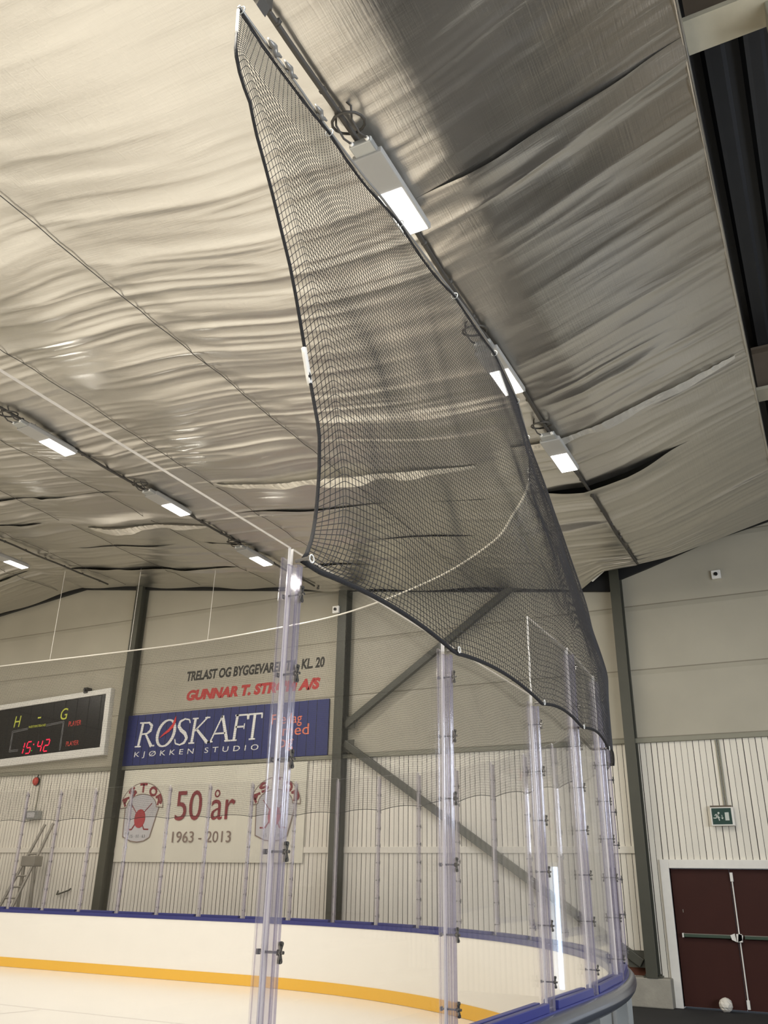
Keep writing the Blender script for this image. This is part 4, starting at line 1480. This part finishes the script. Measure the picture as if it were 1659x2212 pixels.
# top: steel cable along the side, white rope around the far part, black lacing cord
kk = np.searchsorted(Tc[:, 1], 9.3)
pts = [tuple(p + np.array([0, 0, 0.03])) for p in Tc[:int(kk):5]]
keep(MB().tube(pts, 0.011, 7).build('top_cable', M['greycable'], smooth=True), net)
pts = [tuple(p + np.array([0, 0, 0.01])) for p in Tc[int(kk)::5]]
keep(MB().tube(pts, 0.016, 7).build('top_rope', M['whiterope'], smooth=True), net)
lace = []
for i, p in enumerate(Tc[:int(kk):4]):
    f = (dT[min(i * 4, len(dT) - 1)] / 0.95) % 1.0
    lace.append(tuple(p + np.array([0.0, 0, -0.045 * math.sin(PI * f) + 0.015])))
keep(MB().tube(lace, 0.0095, 7).build('lacing_cord', M['cord'], smooth=True), net)
for dd in np.arange(0.02, dT[int(kk)], 0.95):
    p = np.array([np.interp(dd, dT, Tc[:, k]) for k in range(3)])
    ring = [tuple(p + np.array([0.028 * math.cos(t), 0, 0.02 + 0.028 * math.sin(t)])) for t in np.linspace(0, 2 * PI, 13)[:-1]]
    keep(MB().tube(ring, 0.004, 6, closed=True).build('lacing_ring', M['galv'], smooth=True), net)
# dust rags caught on the cable
for (yy, r_) in ((2.78, 0.035), (2.95, 0.028), (3.3, 0.03)):
    p = Tc[np.argmin(np.abs(Tc[:, 1] - yy) + (Tc[:, 0] < -3) * 9)]
    n_ = 8
    mb = MB()
    mb.tube([tuple(p + np.array([0.02 + 0.01 * math.sin(k), -0.07 + 0.02 * k, 0.035 + 0.012 * math.cos(2 * k)])) for k in range(n_)], [0.006 + r_ * 0.5 * math.sin(PI * k / (n_ - 1)) for k in range(n_)], 7)
    keep(mb.build('tape_wrap', M['greycable'], smooth=True), net)
# shackles: white rings that hook the net on the posts
for i in range(7):
    s = post_s[i]
    p, a = path_pt(s, 8.80 + 0.085)
    n_out = Vector((math.cos(a), math.sin(a), 0)); tg = Vector((-math.sin(a), math.cos(a), 0))
    c = p + Vector((0, 0, 2.825)) + tg * 0.012
    ring = [tuple(c + tg * 0.015 * math.cos(t) + Vector((0, 0, 0.015 * math.sin(t)))) for t in np.linspace(0, 2 * PI, 15)[:-1]]
    keep(MB().tube(ring, 0.0026, 7, closed=True).build('hook_ring', M['whitepaint'], smooth=True), net)
    keep(MB().tube([tuple(p + Vector((0, 0, 2.82)) - n_out * 0.06), tuple(p + Vector((0, 0, 2.825)) + tg * 0.0)], 0.007, 6).build('hook_bolt', M['chrome']), net)
# the strings that hold the far rope up
for xx in (-17.2, -14.6, -12.2):
    p = Tc[np.argmin(np.abs(Tc[:, 0] - xx))]
    zc_ = float(ceil_z(p[0]))
    keep(MB().tube([tuple(p), (p[0] + 0.1, p[1] - 0.1, zc_ - 0.02)], 0.006, 5).build('hanging_string', M['whiterope']), net)

# ------------------------------------------------------------------ lamps
LM = {}
def lamp(x, y, z, label, loops):
    e = empty('ceiling_lamp', (x, y, z), label, 'ceiling lamp', 'lamps under the foil ceiling')
    first = not LM
    if first:
        mb = MB()
        mb.box(-0.135, 0.135, -0.66, 0.32, 0.012, 0.075)
        mb.prism([(-0.135, 0.075), (0.135, 0.075), (0.09, 0.12), (-0.09, 0.12)], 'y', -0.60, 0.28)
        LM['housing'] = bevel(mb.build('housing', M['lamphouse'], e), 0.01)
        mb = MB()
        mb.box(-0.10, 0.10, -0.78, -0.62, 0.03, 0.09)
        LM['driver_box'] = bevel(mb.build('driver_box', M['galv'], e), 0.012)
        mb = MB()
        mb.box(-0.112, 0.112, -0.24, 0.305, 0.004, 0.02)
        LM['lens'] = bevel(mb.build('lens', M['lens'], e), 0.012, 3)
        for sx in (-0.07, 0.07):
            LM['cable_gland', sx] = MB().tube([(sx, -0.80, 0.055), (sx, -0.76, 0.055)], 0.018, 8).build('cable_gland', M['whitepaint'], e)
        for yy in (-0.45, 0.15):
            LM['hanger', yy] = MB().tube([(0.0, yy, 0.1), (0.0, yy, 0.24)], 0.006, 6).build('hanger', M['galv'], e)
    else:
        for k, o in LM.items():
            c = o.copy()
            COL.objects.link(c)
            c.parent = e
    mb = MB()
    for sx, rr in ((-0.07, 0.09), (0.07, 0.07))[:loops]:
        mb.tube([(sx, -0.79, 0.055), (sx - 0.03, -0.86, 0.06), (sx - 0.05, -0.95, 0.12), (sx - 0.02, -1.02, 0.18), (0.0, -1.05, 0.24)], 0.010, 6)
    mb.tube([(-0.02 - 0.13 * math.sin(t), -0.93 + 0.13 * math.cos(t), 0.12 + 0.03 * math.cos(t)) for t in np.linspace(0, 2 * PI, 15)], 0.012, 6)
    mb.build('cable_loop', M['conduit'], e, smooth=True)
    l = area('lamp_light', (x, y + 0.03, z - 0.02), (0, 0, 0), 0.24, 0.54, LAMP_W, LAMP_COL)
    l.parent = e
    l.location = (0, 0.03, -0.008)


lamp(-2.545, 5.15, 7.13, 'large bright lamp at the top, beside the net cable', 2)
lamp(-2.65, 8.14, 7.13, 'bright lamp partly behind the net, middle of the right row', 2)
lamp(-2.62, 10.43, 7.13, 'bright lamp right of the net, farthest of the right row', 1)
lamp(-10.09, 8.21, 7.98, 'bright lamp at the left edge, nearest of the left row', 2)
lamp(-9.97, 10.94, 7.98, 'bright lamp in the middle of the left row', 2)
lamp(-10.09, 13.85, 7.98, 'bright lamp just left of the front glass post top', 1)
lamp(-16.6, 13.0, 8.6, 'small bright lamp low at the left edge, under the third row', 1)

for x, z, y0, lb in ((-2.60, 7.285, 1.0, 'thick dark cable run from the top of the picture along the right lamps'), (-10.07, 8.125, 4.0, 'dark cable run along the left row of lamps'),
                     (-16.6, 9.07, 6.0, 'dark cable run above the lamp at the left edge')):
    mb = MB()
    pts = [(x + 0.012 * math.sin(y * 1.7), y, z - 0.02 - 0.012 * math.sin(y * 2.2) ** 2) for y in np.arange(y0, 15.3 if x > -5 else 16.2, 0.2)]
    mb.tube(pts, 0.024 if x > -5 else 0.022, 7)
    for y in np.arange(y0 + 0.4, 15.2 if x > -5 else 16.2, 0.62):
        mb.tube([(x, y - 0.012, z - 0.02), (x, y + 0.012, z - 0.02)], 0.031, 7)
    c = mb.build('cable_run', M['conduit'], smooth=True)
    tag(c, lb, 'cable', 'cable runs under the foil')
# cable end box at the top of the picture
mb = MB()
mb.box(-2.575, -2.505, 2.93, 3.07, 7.09, 7.22)
mb.prism([(-2.575, 7.09), (-2.505, 7.09), (-2.54, 7.02)], 'y', 2.95, 3.05)
mb.tube([(-2.54, 3.0, 7.22), (-2.57, 3.05, 7.28)], 0.012, 6)
tag(mb.build('junction_box', M['conduit']), 'small dark hanging junction box beside the thick cable at the top edge', 'junction box')
